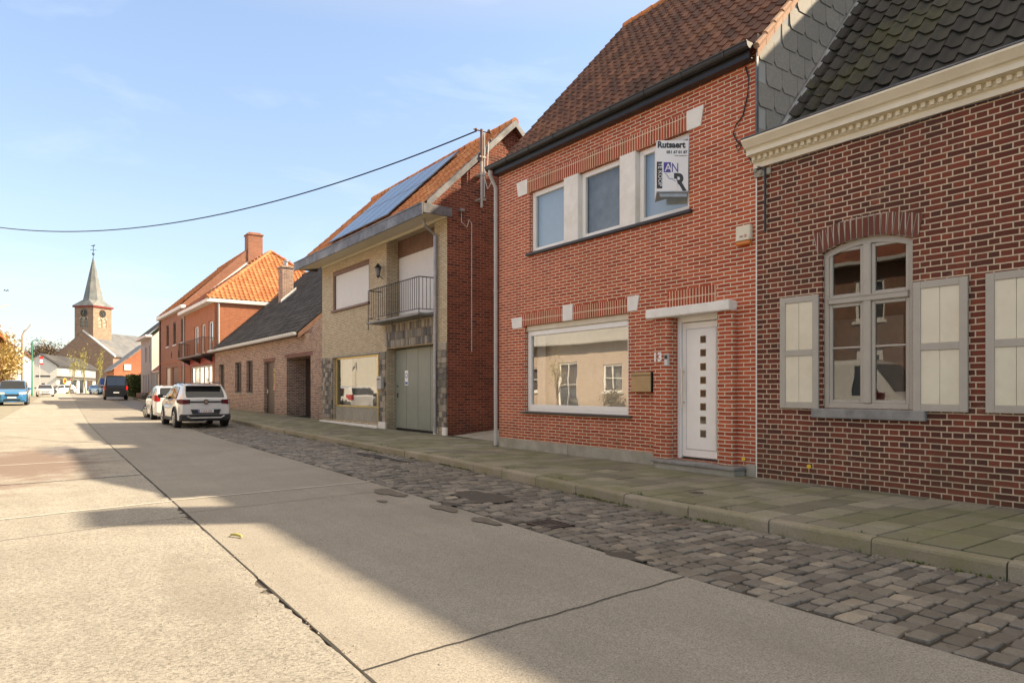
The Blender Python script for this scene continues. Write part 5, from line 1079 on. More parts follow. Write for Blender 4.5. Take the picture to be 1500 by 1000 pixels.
g = MB(); g.tube([tip-Vec((0, 0, .3)), tip+Vec((0, 0, 2.3))], .07, 6); g.sphere(tip+Vec((0, 0, .3)), .3, 8); g.tube([tip+Vec((-.45, .45, 1.3)), tip+Vec((.45, -.45, 1.3))], .06, 5); g.tube([tip+Vec((-.4, .4, 2.3)), tip+Vec((.1, -.1, 2.35)), tip+Vec((.3, -.3, 2.6))], [.03, .16, .05], 5); L('weathercock', g, M['blk'], sp)
g = MB(); xg = -.3; f = lambda y: 9.6+.69*min(y+6, 11.5-y)
g.quad((xg, -6, 0), (xg, 11.5, 0), (xg, 11.5, 9.6), (xg, 2.75, f(2.75)), (xg, -6, 9.6)); g.quad((xg, -6, 0), (xg, -6, 9.6), (30, -6, 9.6), (30, -6, 0)); L('wall', g, M['bchurch'], ch)
g = MB(); g.quad((xg, -6.5, 9.3), (xg, 2.75, 15.7), (34, 2.75, 15.7), (34, -6.5, 9.3)); g.quad((xg, 12, 9.3), (xg, 2.75, 15.7), (34, 2.75, 15.7), (34, 12, 9.3)); L('roof', g, M['chroof'], ch)
g = MB(); g.prism([(xg-.12, -6.5, 9.3), (xg-.12, 2.75, 15.68), (xg-.12, 2.75, 16.0), (xg-.12, -6.5, 9.65)], (.45, 0, 0)); L('verge', g, M['whitestone'], ch)
g = MB(); g.disc((xg-.05, 3.6, 8.2), (1, 0, 0), 1.3, .12, 20); g.box(xg-.1, xg, 2.3, 4.9, 5.2, 8.2); L('arched_window', g, M['bdark'], ch); g = MB(); g.bbox(xg-.35, xg-.11, 3.3, 5.6, 4.9, 6.6, .05); L('niche', g, M['cream2'], ch)
# ============================================================= corner cafe
bx_, by_ = cw(-80, 120); cf = thing('cafe_building', 'white corner cafe with dark roof, slated upper floor and round signs on the square', 'building', (bx_, by_, .7), math.atan2(.951, .309)); W, D = 24.0, 5.2
g = MB(); g.quad((0, 0, 0), (0, D, 0), (0, D, 5.0), (0, D/2, 6.9), (0, 0, 5.0)); L('gable_wall', g, M['render'], cf)
ops = [(1.7, 4.8, .4, 2.6), (7.6, 11.5, .1, 2.6), (13, 16, .1, 2.7), (17.8, 22, .5, 2.6)]
g = MB(); wallgrid(g, (0, 0, 0), (1, 0, 0), (0, 0, 1), (0, 1, 0), W, 3.1, ops, .2); g.quad((W, 0, 0), (W, D, 0), (W, D, 6.8), (W, 0, 5)); L('wall', g, M['render'], cf)
for k, (a, b, c, d) in enumerate(ops):
    g = MB(); g.quad((a, .15, c), (b, .15, c), (b, .15, d), (a, .15, d)); L('door' if k == 1 else 'window', g, M['carglass'], cf)
ow = [(2.7, 6.8, 3.6, 4.6), (9.9, 14.1, 3.6, 4.6), (17, 21, 3.6, 4.6)]
g = MB(); wallgrid(g, (0, .0, 0), (1, 0, 0), (0, 0, 1), (0, 1, 0), W, 5.0, ow, .1, v0=3.1); L('slate_storey', g, M['greyr'], cf)
for a, b, c, d in ow: g = MB(); g.box(a, b, .05, .08, c, d); L('window', g, M['shut'], cf)
g = MB(); g.bbox(-.3, W+.2, -.7, 0, 2.95, 3.12, .02); L('canopy', g, M['blks'], cf)
g = MB(); g.prism([(-.3, -.4, 4.85), (-.3, D/2, 6.95), (-.3, D+.4, 4.85), (-.3, D+.4, 5.0), (-.3, D/2, 7.12), (-.3, -.4, 5.0)], (W+.6, 0, 0)); L('roof', g, M['rotblk'], cf)
g = MB(); g.disc((1.6, -.75, 2.3), (0.3, 1, 0), .5, .08, 16); s1 = L('sign', g, M['signyel'], cf); g = MB(); g.disc((1.58, -.84, 2.3), (0.3, 1, 0), .3, .05, 14); L('emblem', g, M['signred'], s1)
g = MB(); g.disc((6.0, -.3, 2.6), (0, 1, 0), .3, .08, 14); L('sign', g, M['signred'], cf)
g = MB(); g.box(-.03, 0, 1.0, 3.2, 3.0, 3.25); L('lettering_strip', g, M['ink'], cf); g = MB(); g.box(-.03, 0, 1.8, 2.3, 1.3, 1.9); L('notice', g, M['ink'], cf)
# ============================================================= left hand row
wl = thing('rendered_house', 'white rendered terrace house with small dark windows at the far left kerb', 'house', (0, 115, .7)); a_, b_ = Vec((-.9, 101, 0)), Vec((.8, 134, 0)); u_ = (b_-a_).normalized(); n_ = Vec((-u_.y, u_.x, 0)); Lr = (b_-a_).length
g = MB(); wh = [(2+i*5.5, 3.2+i*5.5, 1.4, 3.0) for i in range(6)]+[(2+i*5.5, 3.2+i*5.5, 4.2, 5.6) for i in range(6)]
wallgrid(g, a_, u_, (0, 0, 1), n_, Lr, 6.3, wh, .15); c1, c2 = a_+n_*9, b_+n_*9; Zv = Vec((0, 0, 1)); g.quad(a_, c1, c1+Zv*6.3, a_+n_*4.5+Zv*9.2, a_+Zv*6.3); g.quad(b_, c2, c2+Zv*6.3, b_+n_*4.5+Zv*9.2, b_+Zv*6.3); ob('wall', g, M['render'], wl)
for a, b, c, d in wh: g = MB(); p = a_+n_*.1; g.quad(p+u_*a+Zv*c, p+u_*b+Zv*c, p+u_*b+Zv*d, p+u_*a+Zv*d); ob('window', g, M['glassd'], wl); 
g = MB(); g.prism([a_-n_*.3+Zv*6.2, a_+n_*4.5+Zv*9.2, c1+n_*.3+Zv*6.2, c1+n_*.3+Zv*6.35, a_+n_*4.5+Zv*9.4, a_-n_*.3+Zv*6.35], b_-a_); ob('roof', g, M['rotred'], wl)
hl = thing('brick_house', 'brown brick house with orange tile roof behind the yellow spring tree', 'house', (-3, 84, .5)); g = MB(); xl = -1.9
wh = [(72+i*4.5, 73.3+i*4.5, 1.4, 3.0) for i in range(6)]+[(72+i*4.5, 73.3+i*4.5, 4.0, 5.2) for i in range(6)]
wallgrid(g, (xl, 0, 0), (0, 1, 0), (0, 0, 1), (-1, 0, 0), 99.5, 5.8, wh, .15, u0=70, v0=0)
for y in (70, 99.5): g.quad((xl, y, 0), (xl-9, y, 0), (xl-9, y, 5.8), (xl-4.5, y, 9), (xl, y, 5.8))
ob('wall', g, M['bred5'], hl)
for a, b, c, d in wh: window(hl, xl-.08, a, b, c, d, .1, .06, M['white'], M['glassd'], back=M['curtain'], sgn=-1)
g = MB(); g.prism([(xl+.3, 69.8, 5.65), (xl-4.5, 69.8, 9.05), (xl-9.3, 69.8, 5.65), (xl-9.3, 69.8, 5.8), (xl-4.5, 69.8, 9.25), (xl+.3, 69.8, 5.8)], (0, 30, 0)); ob('roof', g, M['rotor'], hl)
# houses across the street that the shop windows mirror
def opp(label, y0, y1, m, eave, rz, ws, roofm, dm=None, x=-6.3):
    h = thing('brick_house', label, 'house', (x, (y0+y1)/2, .13)); g = MB(); holes = [w[:4] for w in ws]
    wallgrid(g, (x, 0, 0), (0, 1, 0), (0, 0, 1), (-1, 0, 0), y1, eave, holes, .15, u0=y0, v0=0)
    for y in (y0, y1): g.quad((x, y, 0), (x-9, y, 0), (x-9, y, eave), (x-4.5, y, rz), (x, y, eave))
    ob('wall', g, m, h)
    for w in ws:
        a, b, c, d = w[:4]
        if len(w) > 4: 
            g = MB(); g.bbox(x-.12, x-.06, a, b, c, d, .01); o = ob('door', g, w[4], h); g = MB(); g.bbox(x-.06, x-.055, a+.15, b-.15, c+1.3, d-.2, .002); ob('pane', g, M['glassd'], o)
        else:
            window(h, x-.06, a, b, c, d, .09, .07, M['white'], M['glassd'], back=M['curtain'], vb=[(a+b)/2], hb=[(c+d)/2], sgn=-1, bw=.04); g = MB(); g.bbox(x-.1, x+.08, a-.08, b+.08, c-.1, c, .01); ob('sill', g, M['whitestone'], h)
    g = MB(); g.prism([(x+.45, y0-.1, eave-.15), (x-4.5, y0-.1, rz+.05), (x-9.3, y0-.1, eave-.15), (x-9.3, y0-.1, eave), (x-4.5, y0-.1, rz+.25), (x+.45, y0-.1, eave)], (0, y1-y0+.2, 0)); r = ob('roof', g, roofm, h)
    g = MB(); g.bbox(x+.4, x+.55, y0, y1, eave-.12, eave+.02, .02); ob('gutter', g, M['pvcg'], h)
    return h
op = opp('pink brick bungalow with white windows and dormer across the street', 19.5, 37, M['bpink'], 3.9, 8.2, [(21, 22.6, .4, 2.9), (24.2, 25.6, 1.3, 2.7), (27.6, 29.2, .4, 2.9), (31, 32.4, 1.3, 2.7), (33.8, 35.4, 1.2, 2.7)], M['greyr'])
g = MB(); g.bbox(-9.2, -7.6, 27.2, 28.9, 4.4, 6.6, .02); ob('dormer', g, M['render'], op); g = MB(); g.bbox(-7.6, -7.54, 27.5, 28.6, 5.2, 6.3, .01); ob('window', g, M['glassd'], op)
opp('old dark brick house with white door across the street', 5, 19.4, M['bdark'], 5.8, 9.5, [(7, 8, .9, 2.9), (9.5, 10.5, .9, 2.9), (11.6, 12.6, .2, 2.8, M['white']), (14, 15, .9, 2.9), (16.5, 17.5, .9, 2.9), (7, 8, 3.8, 5.2), (11.6, 12.6, 3.8, 5.2), (16.5, 17.5, 3.8, 5.2)], M['rotred'])
opp('pale rendered house across the street', 37.2, 66, M['render'], 5.6, 9.5, [(39+i*3.6, 40.5+i*3.6, 1, 2.8) for i in range(5)]+[(39+i*3.6, 40.5+i*3.6, 3.8, 5.1) for i in range(5)], M['rotor'], x=-5.4)
# ============================================================= trees
def tree(name, label, cat, loc, h, cr, leafm=None, nl=0, bark='bark', tr=.15, seed=1, spread=.5, ls=.12, depth=4, start=.3, group=None):
    t = thing(name, label, cat, loc, 0, group); rr = random.Random(seed); g = MB(); tips = []
    def br(p, d, ln, r, lv):
        pts = [p]; rs = [r]; q = p; dd = d.copy()
        for i in range(3):
            dd = (dd+Vec((rr.uniform(-.18, .18), rr.uniform(-.18, .18), rr.uniform(-.02, .14)))).normalized(); q = q+dd*ln/3; pts.append(q); rs.append(r*(1-.18*(i+1)))
            if lv >= 2: tips.append((q.copy(), lv))
        g.tube(pts, rs, 6 if lv < 2 else 4, cap=False)
        if lv < depth:
            for k in range(rr.randint(2, 4) if lv else 6):
                a = rr.uniform(0, 2*PI); s = rr.uniform(.35, spread+.35); nd_ = Vec((math.cos(a)*s, math.sin(a)*s, 1-.35*s)); nd_ = (dd*.8+nd_*.8).normalized()
                bp = pts[rr.randint(1, 3)] if lv else pts[-1]*rr.uniform(.4, 1)+pts[1]*0 if False else pts[rr.randint(2, 3)]
                br(bp, nd_, ln*rr.uniform(.55, .8), rs[-1]*.65, lv+1)
    base_ = Vec(loc); br(base_, Vec((0, 0, 1)), h*start, tr, 0)
    ob('trunk', g, M[bark], t)
    if nl:
        L_ = MB(); 
        for i in range(nl):
            p, lv = rr.choice(tips); p = p+Vec((rr.gauss(0, cr), rr.gauss(0, cr), rr.gauss(0, cr))); n1 = Vec((rr.gauss(0, 1), rr.gauss(0, 1), rr.gauss(0, 1))).normalized(); n2 = n1.cross(Vec((rr.random(), rr.random(), rr.random()))).normalized(); s = ls*rr.uniform(.6, 1.3)
            L_.quad(p-n1*s, p+n2*s*.5, p+n1*s, p-n2*s*.5)
        ob('crown', L_, leafm, t)
    return t
tree('street_tree', 'yellow spring tree over the left pavement beside the brick house', 'tree', (-1.75, 74, .4), 7.6, .45, M['leafy'], 6500, seed=3, ls=.15, spread=.8, tr=.2)
tree('garden_tree', 'bare garden tree across the street in front of the pink bungalow', 'tree', (-4.9, 27.5, .13), 6.0, .15, M['leafyg'], 300, bark='twig', seed=8, ls=.05, tr=.12, start=.22, spread=.8)
tree('shrub', 'low winter shrub against the pink bungalow across the street', 'shrub', (-5.6, 24.3, .13), 1.5, .18, M['leafd'], 700, seed=9, ls=.07, tr=.04)
for i, (px, d, lab) in enumerate([(101, 112, 'young budding tree in front of the cafe door, leftmost of three'), (126, 116, 'young budding tree in front of the cafe, middle of three'), (138, 113, 'young budding tree beside the church gable, rightmost of three')]):
    x, y, z = PD(px, 571, d); tree('young_tree', lab, 'tree', (x, y, .8), 6.0, .14, M['leafyg'], 350, bark='barkg', seed=20+i, ls=.11, tr=.16, start=.5, spread=.15, depth=3, group='young trees on the square')
for i, (px, d, h_) in enumerate([(62, 185, 16), (78, 178, 17), (92, 190, 15), (48, 180, 14)]):
    x, y, z = PD(px, 571, d); tree('bare_tree', ['tall bare tree behind the white cafe roof, second from left', 'tall bare tree behind the cafe ridge, third from left', 'bare tree just left of the church gable', 'bare tree above the white terrace house'][i], 'tree', (x, y, .8), h_, .9, M['twig'], 3500, bark='twig', seed=30+i, ls=.24, tr=.35, start=.3, spread=.8, depth=4, group='bare trees behind the cafe')
def hedge(name, label, x0, x1, y0, y1, z0, z1, m, n, ls):
    g = MB(); rr = random.Random(5)
    for i in range(n):
        f = rr.randint(0, 3); u, v = rr.random(), rr.random()**.8; b_ = .12*math.sin(u*17)+.1*math.sin(v*9)
        p = [Vec((x0+b_, y0+(y1-y0)*u, z0+(z1-z0)*v)), Vec((x0+(x1-x0)*u, y0+b_, z0+(z1-z0)*v)), Vec((x0+(x1-x0)*u, y0+(y1-y0)*v, z1+b_)), Vec((x1+b_, y0+(y1-y0)*u, z0+(z1-z0)*v))][f]
        p += Vec((rr.gauss(0, .08), rr.gauss(0, .08), rr.gauss(0, .08))); n1 = Vec((rr.gauss(0, 1), rr.gauss(0, 1), rr.gauss(0, 1))).normalized(); n2 = n1.cross(Vec((rr.random(), rr.random(), 1))).normalized(); s = ls*rr.uniform(.6, 1.3); g.quad(p-n1*s, p+n2*s*.6, p+n1*s, p-n2*s*.6)
    g.box(x0+.12, x1-.12, y0+.12, y1-.12, z0, z1-.12)
    tag(ob(name, g, m), label, 'hedge')
hedge('hedge', 'tall dark green hedge between the black van and the grey house', 9.7, 11.8, 87.5, 96, .5, 2.9, M['leafg'], 5000, .14)
hedge('hedge', 'yellow green clipped hedge behind the blue car at the left edge', -3.6, -2.6, 60, 69, .3, 1.7, M['leafyg'], 1500, .12)
# ============================================================= street furniture
def lamp(name, label, base_, top, arm, m, r=.08, cat='street lamp'):
    t = thing(name, label, cat, base_); b = Vec(base_); tp = Vec((b.x, b.y, top)); g = MB(); g.tube([b, tp], [r, r*.6], 8); g.tube([tp, tp+Vec(arm)*.5+Vec((0, 0, .25)), tp+Vec(arm)], [r*.5, r*.4, r*.4], 6); ob('pole', g, m, t)
    a = Vec(arm).normalized(); e = tp+Vec(arm); g = MB(); sd = a.cross(Vec((0, 0, 1))); p = [e-a*.1-sd*.14, e-a*.1+sd*.14, e+a*.75+sd*.1, e+a*.75-sd*.1]; g.prism(p, (0, 0, .13)); ob('lamp_head', g, M['pvcg'], t); return t
x, y, z = PD(33, 571, 72); z = H+(HZ-491)*.072; lamp('utility_pole', 'square concrete pole with lamp head beside the yellow tree', (x, y, .45), z, (.35, -.1, .55), M['conc'], .17, 'pole')
x, y, z = PD(47, 571, 88); z = H+(HZ-500)*.088; lamp('street_lamp', 'green painted street lamp behind the blue car', (x, y, .5), z, (.9, -.2, .05), M['poleg'], .12)
x, y, z = PD(-20, 571, 46); z = H+(HZ-456)*.046; lamp('street_lamp', 'grey street lamp head reaching in at the left edge of the view', (x, y, .2), z, (.5, .1, .2), M['conc'], .09)
# traffic signs
x, y, z = PD(58, 571, 100); t = thing('traffic_sign', 'red and white sign on a slim post before the white house', 'sign', (x, y, .6)); g = MB(); g.tube([(x, y, .6), (x, y, 6.5)], .06, 6); ob('post', g, M['pvcg'], t); g = MB(); g.bbox(x-.05, x+.45, y-.06, y-.02, 5.1, 6.3, .02); ob('panel', g, M['signred'], t); g = MB(); g.bbox(x+.02, x+.38, y-.075, y-.062, 5.35, 5.9, .01); ob('stripe', g, M['signw'], t)
x, y, z = PD(151, 571, 105); t = thing('traffic_sign', 'square blue sign left of the black van', 'sign', (x, y, .6)); g = MB(); g.tube([(x, y, .6), (x, y, 3.2)], .05, 6); ob('post', g, M['pvcg'], t); g = MB(); g.bbox(x-.4, x+.4, y-.06, y-.02, 2.2, 3.2, .02); ob('panel', g, M['signblue'], t)
# low walls by the grey house
g = MB(); g.bbox(9.4, 9.9, 70.5, 73, .4, 1.35, .02); tag(ob('planter', g, M['bred4']), 'low red brick planter on the pavement before the grey house', 'planter'); g = MB(); g.bbox(9.7, 10.2, 79, 84.5, .4, 1.1, .02); tag(ob('garden_wall', g, M['bdark']), 'low dark brick garden wall in front of the grey house', 'wall')
# bicycles near the cafe
def bike(x, y, z, rz, lab):
    t = thing('bicycle', lab, 'bicycle', (x, y, z), rz, 'bicycles parked at the cafe'); 
    for s in (-.52, .52):
        g = MB(); g.tube([(s+.33*math.cos(a), 0, .34+.33*math.sin(a)) for a in [2*PI*k/16 for k in range(17)]], .025, 5, cap=False)
        for k in range(4): a = PI*k/4; g.tube([(s-.31*math.cos(a), 0, .34-.31*math.sin(a)), (s+.31*math.cos(a), 0, .34+.31*math.sin(a))], .006, 3)
        L('wheel', g, M['rubber'], t)
    g = MB(); P = [(-.52, 0, .34), (-.12, 0, .30), (-.25, 0, .8), (.38, 0, .82), (.52, 0, .34)]; g.tube([P[0], P[1], P[2], P[0]], .02, 5); g.tube([P[2], P[3], P[1]], .02, 5); g.tube([P[3], P[4]], .02, 5); g.tube([P[3], (.34, 0, 1.0)], .015, 5); L('frame', g, M['blk'], t)
    g = MB(); g.bbox(-.38, -.14, -.07, .07, .86, .93, .02); L('saddle', g, M['blk'], t); g = MB(); g.tube([(.3, -.25, 1.02), (.36, 0, 1.0), (.3, .25, 1.02)], .015, 5); L('handlebar', g, M['blk'], t)
for i, (px, lab) in enumerate([(113, 'dark bicycle by the cafe door, leftmost of three'), (119, 'dark bicycle by the cafe, middle of three'), (131, 'dark bicycle by the cafe, rightmost of three')]): x, y, z = PD(px, 571, 118); bike(x, y, .85, .3+i, lab)
# bird
c = PD(9, 426, 40); g = MB(); s = .07; g.add([(c.x, c.y, c.z), (c.x-s*1.2, c.y+s*.8, c.z+.1), (c.x-s*2.0, c.y+s*1.3, c.z-.02), (c.x-s*.9, c.y+s*.9, c.z+.03), (c.x+s*1.2, c.y-s*.8, c.z+.1), (c.x+s*2.0, c.y-s*1.3, c.z-.05), (c.x+s*.9, c.y-s*.5, c.z+.03)], [(0, 1, 2, 3), (0, 4, 5, 6)]); g.tube([(c.x-.04, c.y-.14, c.z), (c.x, c.y, c.z+.01), (c.x+.05, c.y+.16, c.z)], [.01, .03, .01], 6); tag(ob('bird', g, M['blk']), 'small dark bird flying in the sky at the far left', 'bird')
# ============================================================= cars
def pl(t, x):
    if x <= t[0][0]: return t[0][1]
    for (a, b), (c, d) in zip(t, t[1:]):
        if x <= c:
            f = (x-a)/(c-a); return b+(d-b)*f
    return t[-1][1]
def car(name, label, cat, loc, rz, Ln, Wd, roof, belt, m, wheels, wr, glass_side, rear, front, lamps, low=.22, group=None, steer=0, cladding=True, tum=.2, plate_txt=None, rails=False, badge=True, tail='redlamp', reartall=False):
    t = thing(name, label, cat, loc, rz, group); hl, hw = Ln/2, Wd/2
    plan = [(-hl, .84*hw), (-hl+.06, .90*hw), (-hl+.25, .97*hw), (-hl+.7, hw), (hl-.9, hw), (hl-.35, .93*hw), (hl-.08, .78*hw), (hl, .66*hw)]
    def sec(x):
        w = pl(plan, x); zt, zb_ = pl(roof, x), pl(belt, x); k = max(0, min(1, (zt-zb_)/.5)); wt = w*(.955-tum*k); lo = low+(.12 if x < -hl+.15 or x > hl-.15 else 0)
        for xw in wheels:
            d = abs(x-xw); ra = wr+.055
            if d < ra: lo = max(lo, wr+math.sqrt(ra*ra-d*d))
        mz = max((lo+zb_)/2, lo+.02)
        return [(0, lo if False else low), (w*.9, max(low, lo)), (w*.985, lo+.03 if lo < zb_-.1 else lo), (w, mz), (w*.985, zb_-.06), (w*.955, zb_), (wt, zb_+(zt-zb_)*.86), (wt*.86, zb_+(zt-zb_)*.975), (wt*.5, zt), (0, zt+.008)]
    xs = sorted({-hl+Ln*i/90 for i in range(91)}|{x for x, _ in roof}|{x for x, _ in belt}); xs = [x for x in xs if -hl <= x <= hl]
    g = MB(); n = 10
    for x in xs:
        s = sec(x); g.v += [Vec((x, y, z)) for y, z in s]+[Vec((x, -y, z)) for y, z in s[1:-1][::-1]]
    k = 18
    for i in range(len(xs)-1):
        for j in range(k): j2 = (j+1) % k; g.f.append((i*k+j, i*k+j2, (i+1)*k+j2, (i+1)*k+j))
    g.f.append(tuple(range(k))); g.f.append(tuple((len(xs)-1)*k+j for j in range(k-1, -1, -1)))
    body = L('body', g, m, t); body.data.shade_smooth(); body.data.set_sharp_from_angle(angle=R(32))
    # side glass
    for (xa, xb, slant) in glass_side:
        for sd in (1, -1):
            g = MB(); N = 10; o = 0
            for i in range(N+1):
                for (f, dx) in ((.06, 0), (.96, 1)):
                    x = xa+(xb-xa)*i/N
                    if dx: x = (xa+slant[0])+((xb+slant[1])-(xa+slant[0]))*i/N
                    s = sec(x); p, q = s[5], s[6]; y = p[0]+(q[0]-p[0])*f+.012; z = p[1]+(q[1]-p[1])*f; g.v.append(Vec((x, y*sd, z)))
            g.f += [(2*i, 2*i+2, 2*i+3, 2*i+1) for i in range(N)]; L('window', g, M['carglass'], t)
    for nm, (xa, xb, f0) in (('rear_window', rear), ('windscreen', front)):
        g = MB(); N = 8
        for i in range(N+1):
            x = xa+(xb-xa)*i/N; s = sec(x); wt = s[6][0]*f0; sg_ = -1 if xa < 0 else 1
            for q in range(7):
                y = -wt+2*wt*q/6; zz = s[9][1]-(abs(y)/max(s[6][0], .1))**3*(s[9][1]-s[7][1]); g.v.append(Vec((x+.014*sg_, y, zz+.006)))
        g.f += [(i*7+q, i*7+q+1, (i+1)*7+q+1, (i+1)*7+q) for i in range(N) for q in range(6)]; L(nm, g, M['carglass'], t)
    # wheels
    for xi, xw in enumerate(wheels):
        for sd in (1, -1):
            y = (hw-.11)*sd; st = steer if xw > 0 else 0; A = Vec((-math.sin(st), math.cos(st), 0)); c = Vec((xw, y, wr))
            g = MB(); g.tube([c-A*.11, c-A*.10, c+A*.10, c+A*.11], [wr-.03, wr, wr, wr-.03], 24); w = L('wheel', g, M['rubber'], t, smooth=False)
            g = MB(); o = c+A*sd*.112; g.disc(o, A, wr*.68, .01, 20); L('rim', g, M['dkplast'], w)
            g = MB(); 
            for q in range(5):
                a = 2*PI*q/5+.3; e1 = Vec((A.y, -A.x, 0)); d = e1*math.cos(a)+Vec((0, 0, math.sin(a))); pp = e1*-math.sin(a)+Vec((0, 0, math.cos(a))); oo = o+A*sd*.008
                g.prism([oo+d*.03-pp*.03, oo+d*wr*.66-pp*.045, oo+d*wr*.66+pp*.045, oo+d*.03+pp*.03], A*sd*.012)
            ring = [o+A*sd*.008+(Vec((A.y, -A.x, 0))*math.cos(a)+Vec((0, 0, math.sin(a))))*wr*.67 for a in [2*PI*q/20 for q in range(21)]]; g.tube(ring, .018, 5, cap=False); L('spokes', g, M['alloy'], w)
    g = MB(); g.box(-hl+.3, hl-.3, -hw*.86, hw*.86, low+.0, low+.5); L('underbody', g, M['blk'], t)
    if cladding:
        g = MB(); 
        for xa, xb, e in ((-hl-.035, -hl+.25, -1), (hl-.3, hl+.03, 1)):
            w = hw*.93; g.bbox(xa, xb, -w, w, low+.0, low+.26, .05)
        for sd in (1, -1): g.bbox(wheels[0]+wr+.06, wheels[1]-wr-.06, sd*(hw-.03), sd*(hw+.006), low-.0, low+.13, .02)
        for xw in wheels:
            for sd in (1, -1):
                pts = [(xw+(wr+.075)*math.cos(a), sd*(pl(plan, xw+(wr+.07)*math.cos(a))-.004), wr+(wr+.075)*math.sin(a)) for a in [PI*q/12 for q in range(13)]]; g.tube(pts, .03, 6)
        L('bumper', g, M['dkplast'], t)
    for sd in (1, -1):
        zr = lamps['rz']; g = MB(); w = hw*.9; a = lamps.get('rw', .28); hgt = lamps.get('rh', .15)
        g.prism([(-hl-.012, sd*(w-a), zr-hgt*.4), (-hl-.012, sd*(w-.02), zr-hgt*.5), (-hl+.24, sd*(hw*.985), zr-hgt*.2), (-hl+.28, sd*(hw*.975), zr+hgt*.5), (-hl-.006, sd*(w-.03), zr+hgt*.5), (-hl-.012, sd*(w-a*.9), zr+hgt*.5)], (0, sd*.012, 0)) if False else None
        yi, yo = sd*(w-a), sd*w
        o = g.add([(-hl-.015, yi, zr-hgt*.4), (-hl-.015, yo-sd*.06, zr-hgt*.5), (-hl+.07, sd*(hw*.93), zr-hgt*.45), (-hl+.30, sd*(hw*1.0), zr-hgt*.1), (-hl-.015, yi, zr+hgt*.5), (-hl-.01, yo-sd*.07, zr+hgt*.55), (-hl+.08, sd*(hw*.925), zr+hgt*.55), (-hl+.30, sd*(hw*.995), zr+hgt*.5)], [(0, 1, 5, 4), (1, 2, 6, 5), (2, 3, 7, 6), (4, 5, 6, 7), (0, 3, 2, 1)]); L('taillight', g, M[tail], t)
        zf_ = lamps['fz']; g = MB(); g.add([(hl-.02, sd*hw*.45, zf_-.06), (hl-.10, sd*hw*.80, zf_-.08), (hl-.42, sd*hw*.955, zf_+.0), (hl-.04, sd*hw*.45, zf_+.08), (hl-.14, sd*hw*.80, zf_+.10), (hl-.5, sd*hw*.94, zf_+.13)], [(0, 1, 4, 3), (1, 2, 5, 4)])
        for p in g.v: p.x += .03
        L('headlight', g, M['headlamp'], t)
        zm = pl(belt, front[0])+.08; xm = front[0]-.25; g = MB(); g.bbox(xm-.06, xm+.1, sd*(hw+.02), sd*(hw+.2), zm, zm+.15, .03); g.bbox(xm, xm+.05, sd*(hw-.06), sd*(hw+.05), zm+.01, zm+.06, .01); L('mirror', g, m if m is not M['pwhite'] else M['blk'], t)
        for xh in lamps.get('handles', []): g = MB(); zz = pl(belt, xh)-.12; g.bbox(xh-.1, xh+.1, sd*(hw-.0), sd*(hw+.025), zz-.015, zz+.02, .008); L('door_handle', g, m, t)
    g = MB(); zp = lamps['pz']; g.bbox(-hl-.045, -hl-.012, -.26, .26, zp-.055, zp+.055, .004); pt = L('number_plate', g, M['plate'], t); g = MB(); g.box(-hl-.047, -hl-.0455, .21, .255, zp-.05, zp+.05); L('plate_band', g, M['signblue'], pt)
    if plate_txt: text('lettering', plate_txt, .10, M['redp'], None, (0, 0, 0), (0, -1, 0), (0, 0, 1), .002, sx=.9, keep=(pt, (-hl-.048, .19, zp-.035)))
    g = MB(); g.bbox(hl-.0, hl+.04, -.26, .26, lamps['fpz']-.055, lamps['fpz']+.055, .004); L('number_plate', g, M['plate'], t)
    g = MB(); g.bbox(hl-.06, hl+.025, -hw*.45, hw*.45, lamps['fpz']+.10, lamps['fz']-.05, .03); g.bbox(hl-.10, hl+.032, -hw*.55, hw*.55, lamps['fpz']-.22, lamps['fpz']-.1, .03); L('grille', g, M['blk'], t)
    if rails:
        for sd in (1, -1):
            ps = [(x, sd*(sec(x)[7][0]), sec(x)[7][1]+.05) for x in [-hl+.65+1.7*i/8 for i in range(9)]]; ps = [(ps[0][0]-.1, ps[0][1], ps[0][2]-.05)]+ps+[(ps[-1][0]+.1, ps[-1][1], ps[-1][2]-.05)]; g = MB(); g.tube(ps, .02, 6); L('roof_rail', g, M['dkplast'], t)
    return t
kx = lambda y: (K(y)+E(y))/2
# white crossover, rear towards the camera
cy = 28.4; roof = [(-2.08, 1.02), (-2.02, 1.10), (-1.62, 1.50), (-1.45, 1.56), (-.3, 1.62), (.3, 1.60), (.75, 1.47), (1.35, 1.05), (1.9, .96), (2.04, .82), (2.08, .7)]
belt = [(-2.08, .95), (-1.5, 1.02), (1.2, .96), (1.5, .98), (1.95, .9), (2.04, .78), (2.08, .66)]
c1 = car('parked_car', 'larger white crossover parked nearest, with tinted rear window and dark lower bumper', 'car', (5.22, cy, gz(cy)), R(90), 4.16, 1.82, roof, belt, M['pwhite'], (-1.28, 1.30), .335, [(-1.45, -.42, (.22, -.0)), (-.36, .62, (0, -.25)), (.66, 1.15, (-.22, -.42))], (-2.03, -1.60, .86), (1.28, .74, .9), dict(rz=.93, rh=.16, rw=.30, fz=.78, pz=.60, fpz=.5, handles=(-.6, .35)), low=.24, plate_txt='2·HLR·584', rails=True, tail='dkredlamp', group='cars parked along the street')
g = MB(); g.box(-2.10, -2.092, -.60, .60, .90, .955); L('tail_strip', g, M['blk'], c1)
g = MB(); g.disc((-2.125, 0, .93), (1, 0, 0), .085, .03, 18); bd_ = L('badge', g, M['blk'], c1); g = MB(); g.disc((-2.143, 0, .93), (1, 0, 0), .06, .01, 16); L('badge', g, M['chrome'], c1)
g = MB(); g.prism([(-2.118, -.5, .66), (-2.118, .5, .66), (-2.118, .44, .50), (-2.118, -.44, .50)], (.03, 0, 0)); L('plate_recess', g, M['dkplast'], c1)
